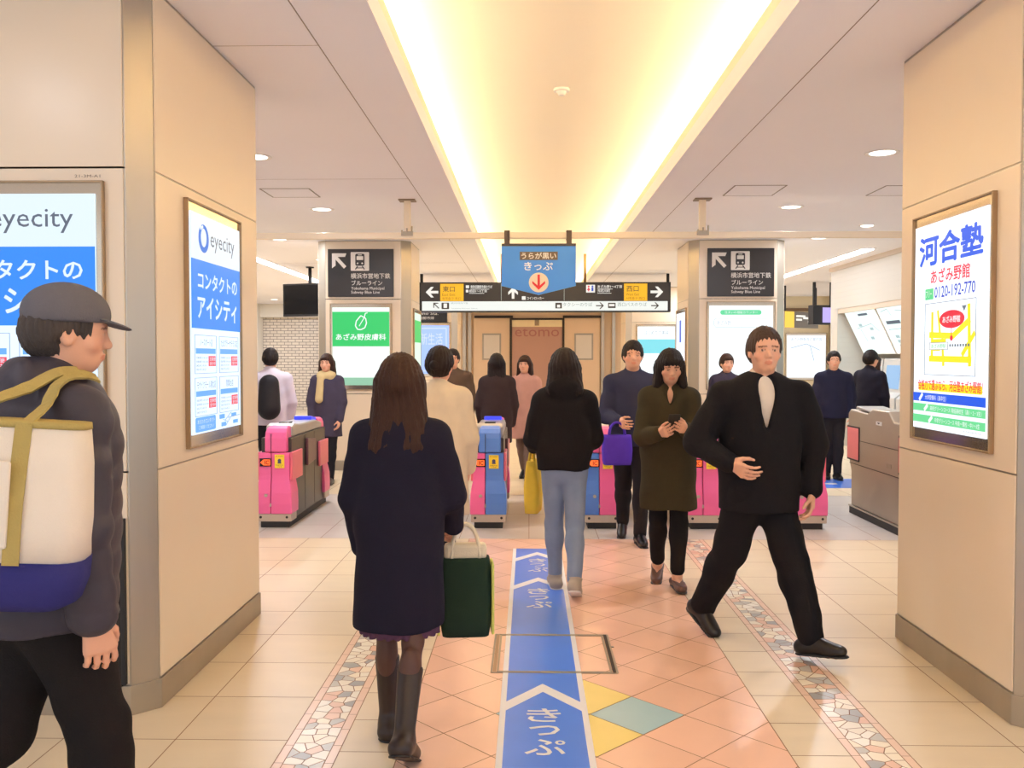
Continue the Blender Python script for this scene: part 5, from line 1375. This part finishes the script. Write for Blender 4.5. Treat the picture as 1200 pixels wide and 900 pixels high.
# people farther on
def walker(x, y, head_, label, H=1.65, fem=False, coat=(40, 38, 44), trous=(36, 34, 38), hair=HB, hl=0, hem=-.1, legs=(10, 6, -10, 18), feet=(0, -20), arms=None, hd=(0, 0, 0), seed=1, bag=None, h=.011, hood=False):
    p = Person(H, fem, legs=legs, feet=feet, arms=arms, head=hd, lean=1)
    p.body(.009, (True, True))
    nm = 'coat_%d_%d_%d' % coat
    p.top('coat', cloth(nm, coat), h=h, hem=hem, w=(.18, .176, .186, .195), depth=.74, sl=(.072, .062, .053), fold=.005, seed=seed, collar=.035, hood=hood)
    p.trousers(cloth('cloth_%d_%d_%d' % trous, trous), h=h, seed=seed); p.shoes(mat('black_leather', (28, 24, 24), .3), h=.009)
    p.hair(hair, hl, h=.009, vol=.016, seed=seed, fringe=fem)
    p.place(x, y, head_, label)
    return p
p = walker(.87, 7.45, 178, 'tall person in dark navy coat between two gates with a violet bag', 1.69, False, (52, 54, 78), (36, 34, 38), arms=((2, 8, 12, 4), (10, 8, 70, 22)), seed=71)
tote('handbag', p.W(p.wr[1]) + Vector((-.02, -.06, .0)), .24, .11, .24, cloth('violet_cloth', (84, 56, 190)), 'violet bag held by the tall person in the navy coat', rz=4, handle=.1)
walker(1.16, 9.9, 172, 'shorter person in dark coat seen behind the olive coat', 1.52, True, (50, 46, 52), hl=.04, hem=-.3, seed=72)
walker(-.37, 10.1, 4, 'long-haired person in dark coat beyond the half blue gate', 1.60, True, (58, 46, 46), hl=.16, hem=-.3, seed=73)
walker(-.05, 11.2, 168, 'person in dusky pink coat beyond the gates left of the black jacket', 1.58, True, (186, 142, 130), (120, 100, 92), hair=HBR, hl=.1, hem=-.34, seed=74)
walker(-.95, 11.0, 184, 'person in brown jacket beyond the gates behind the cream coat', 1.66, False, (92, 74, 60), seed=75)
p = walker(-2.93, 9.95, 12, 'person in pale lilac jacket with a black backpack passing the left gate', 1.66, False, (206, 198, 210), seed=76)
g = SDF(); g.cap(p.spine(.38) + np.array([0, -.2, 0]), p.spine(.1) + np.array([0, -.22, 0]), .11, .125, .03, .75); V, Q = g.mesh(.01)
bk = mk_np('backpack', V, Q, cloth('black_nylon', (36, 34, 38), .5)); bk.location = p.o.location; bk.rotation_euler = p.o.rotation_euler
tag(bk, 'black backpack worn over the pale lilac jacket', 'backpack')
p = walker(-2.5, 10.9, 176, 'person in beige scarf and dark coat facing the left gate', 1.60, True, (70, 64, 82), hair=HBR, hl=.12, hem=-.3, seed=77)
g = SDF(); g.cap(p.spine(.5) + np.array([-.05, .03, 0]), p.spine(.5) + np.array([.05, .03, 0]), .075, .075, .02); g.cap(p.spine(.48) + np.array([.05, .1, 0]), p.spine(.2) + np.array([.06, .15, 0]), .045, .05, .02, .6); V, Q = g.mesh(.01)
mk_np('scarf', V, Q, cloth('beige_knit', (200, 180, 132)), p.o)
walker(2.42, 10.9, 186, 'person in dark jacket with a bare face just right of the man in the suit', 1.60, True, (60, 52, 66), hair=HBR, hl=.0, hem=-.1, seed=78)
walker(3.9, 11.4, 170, 'person in dark navy jacket standing left of the steel gate', 1.63, False, (38, 38, 58), seed=79, legs=(2, 2, -2, 2), feet=(0, 0))
walker(4.55, 11.9, -60, 'person in near-black coat by the ticket machines', 1.65, False, (32, 30, 42), seed=80, legs=(1, 1, -1, 1), feet=(0, 0))
walker(4.98, 12.9, -70, 'shorter person in black coat next to the near-black coat by the machines', 1.58, True, (34, 30, 34), hair=HBR, hl=.03, seed=81, legs=(1, 1, -1, 1), feet=(0, 0))
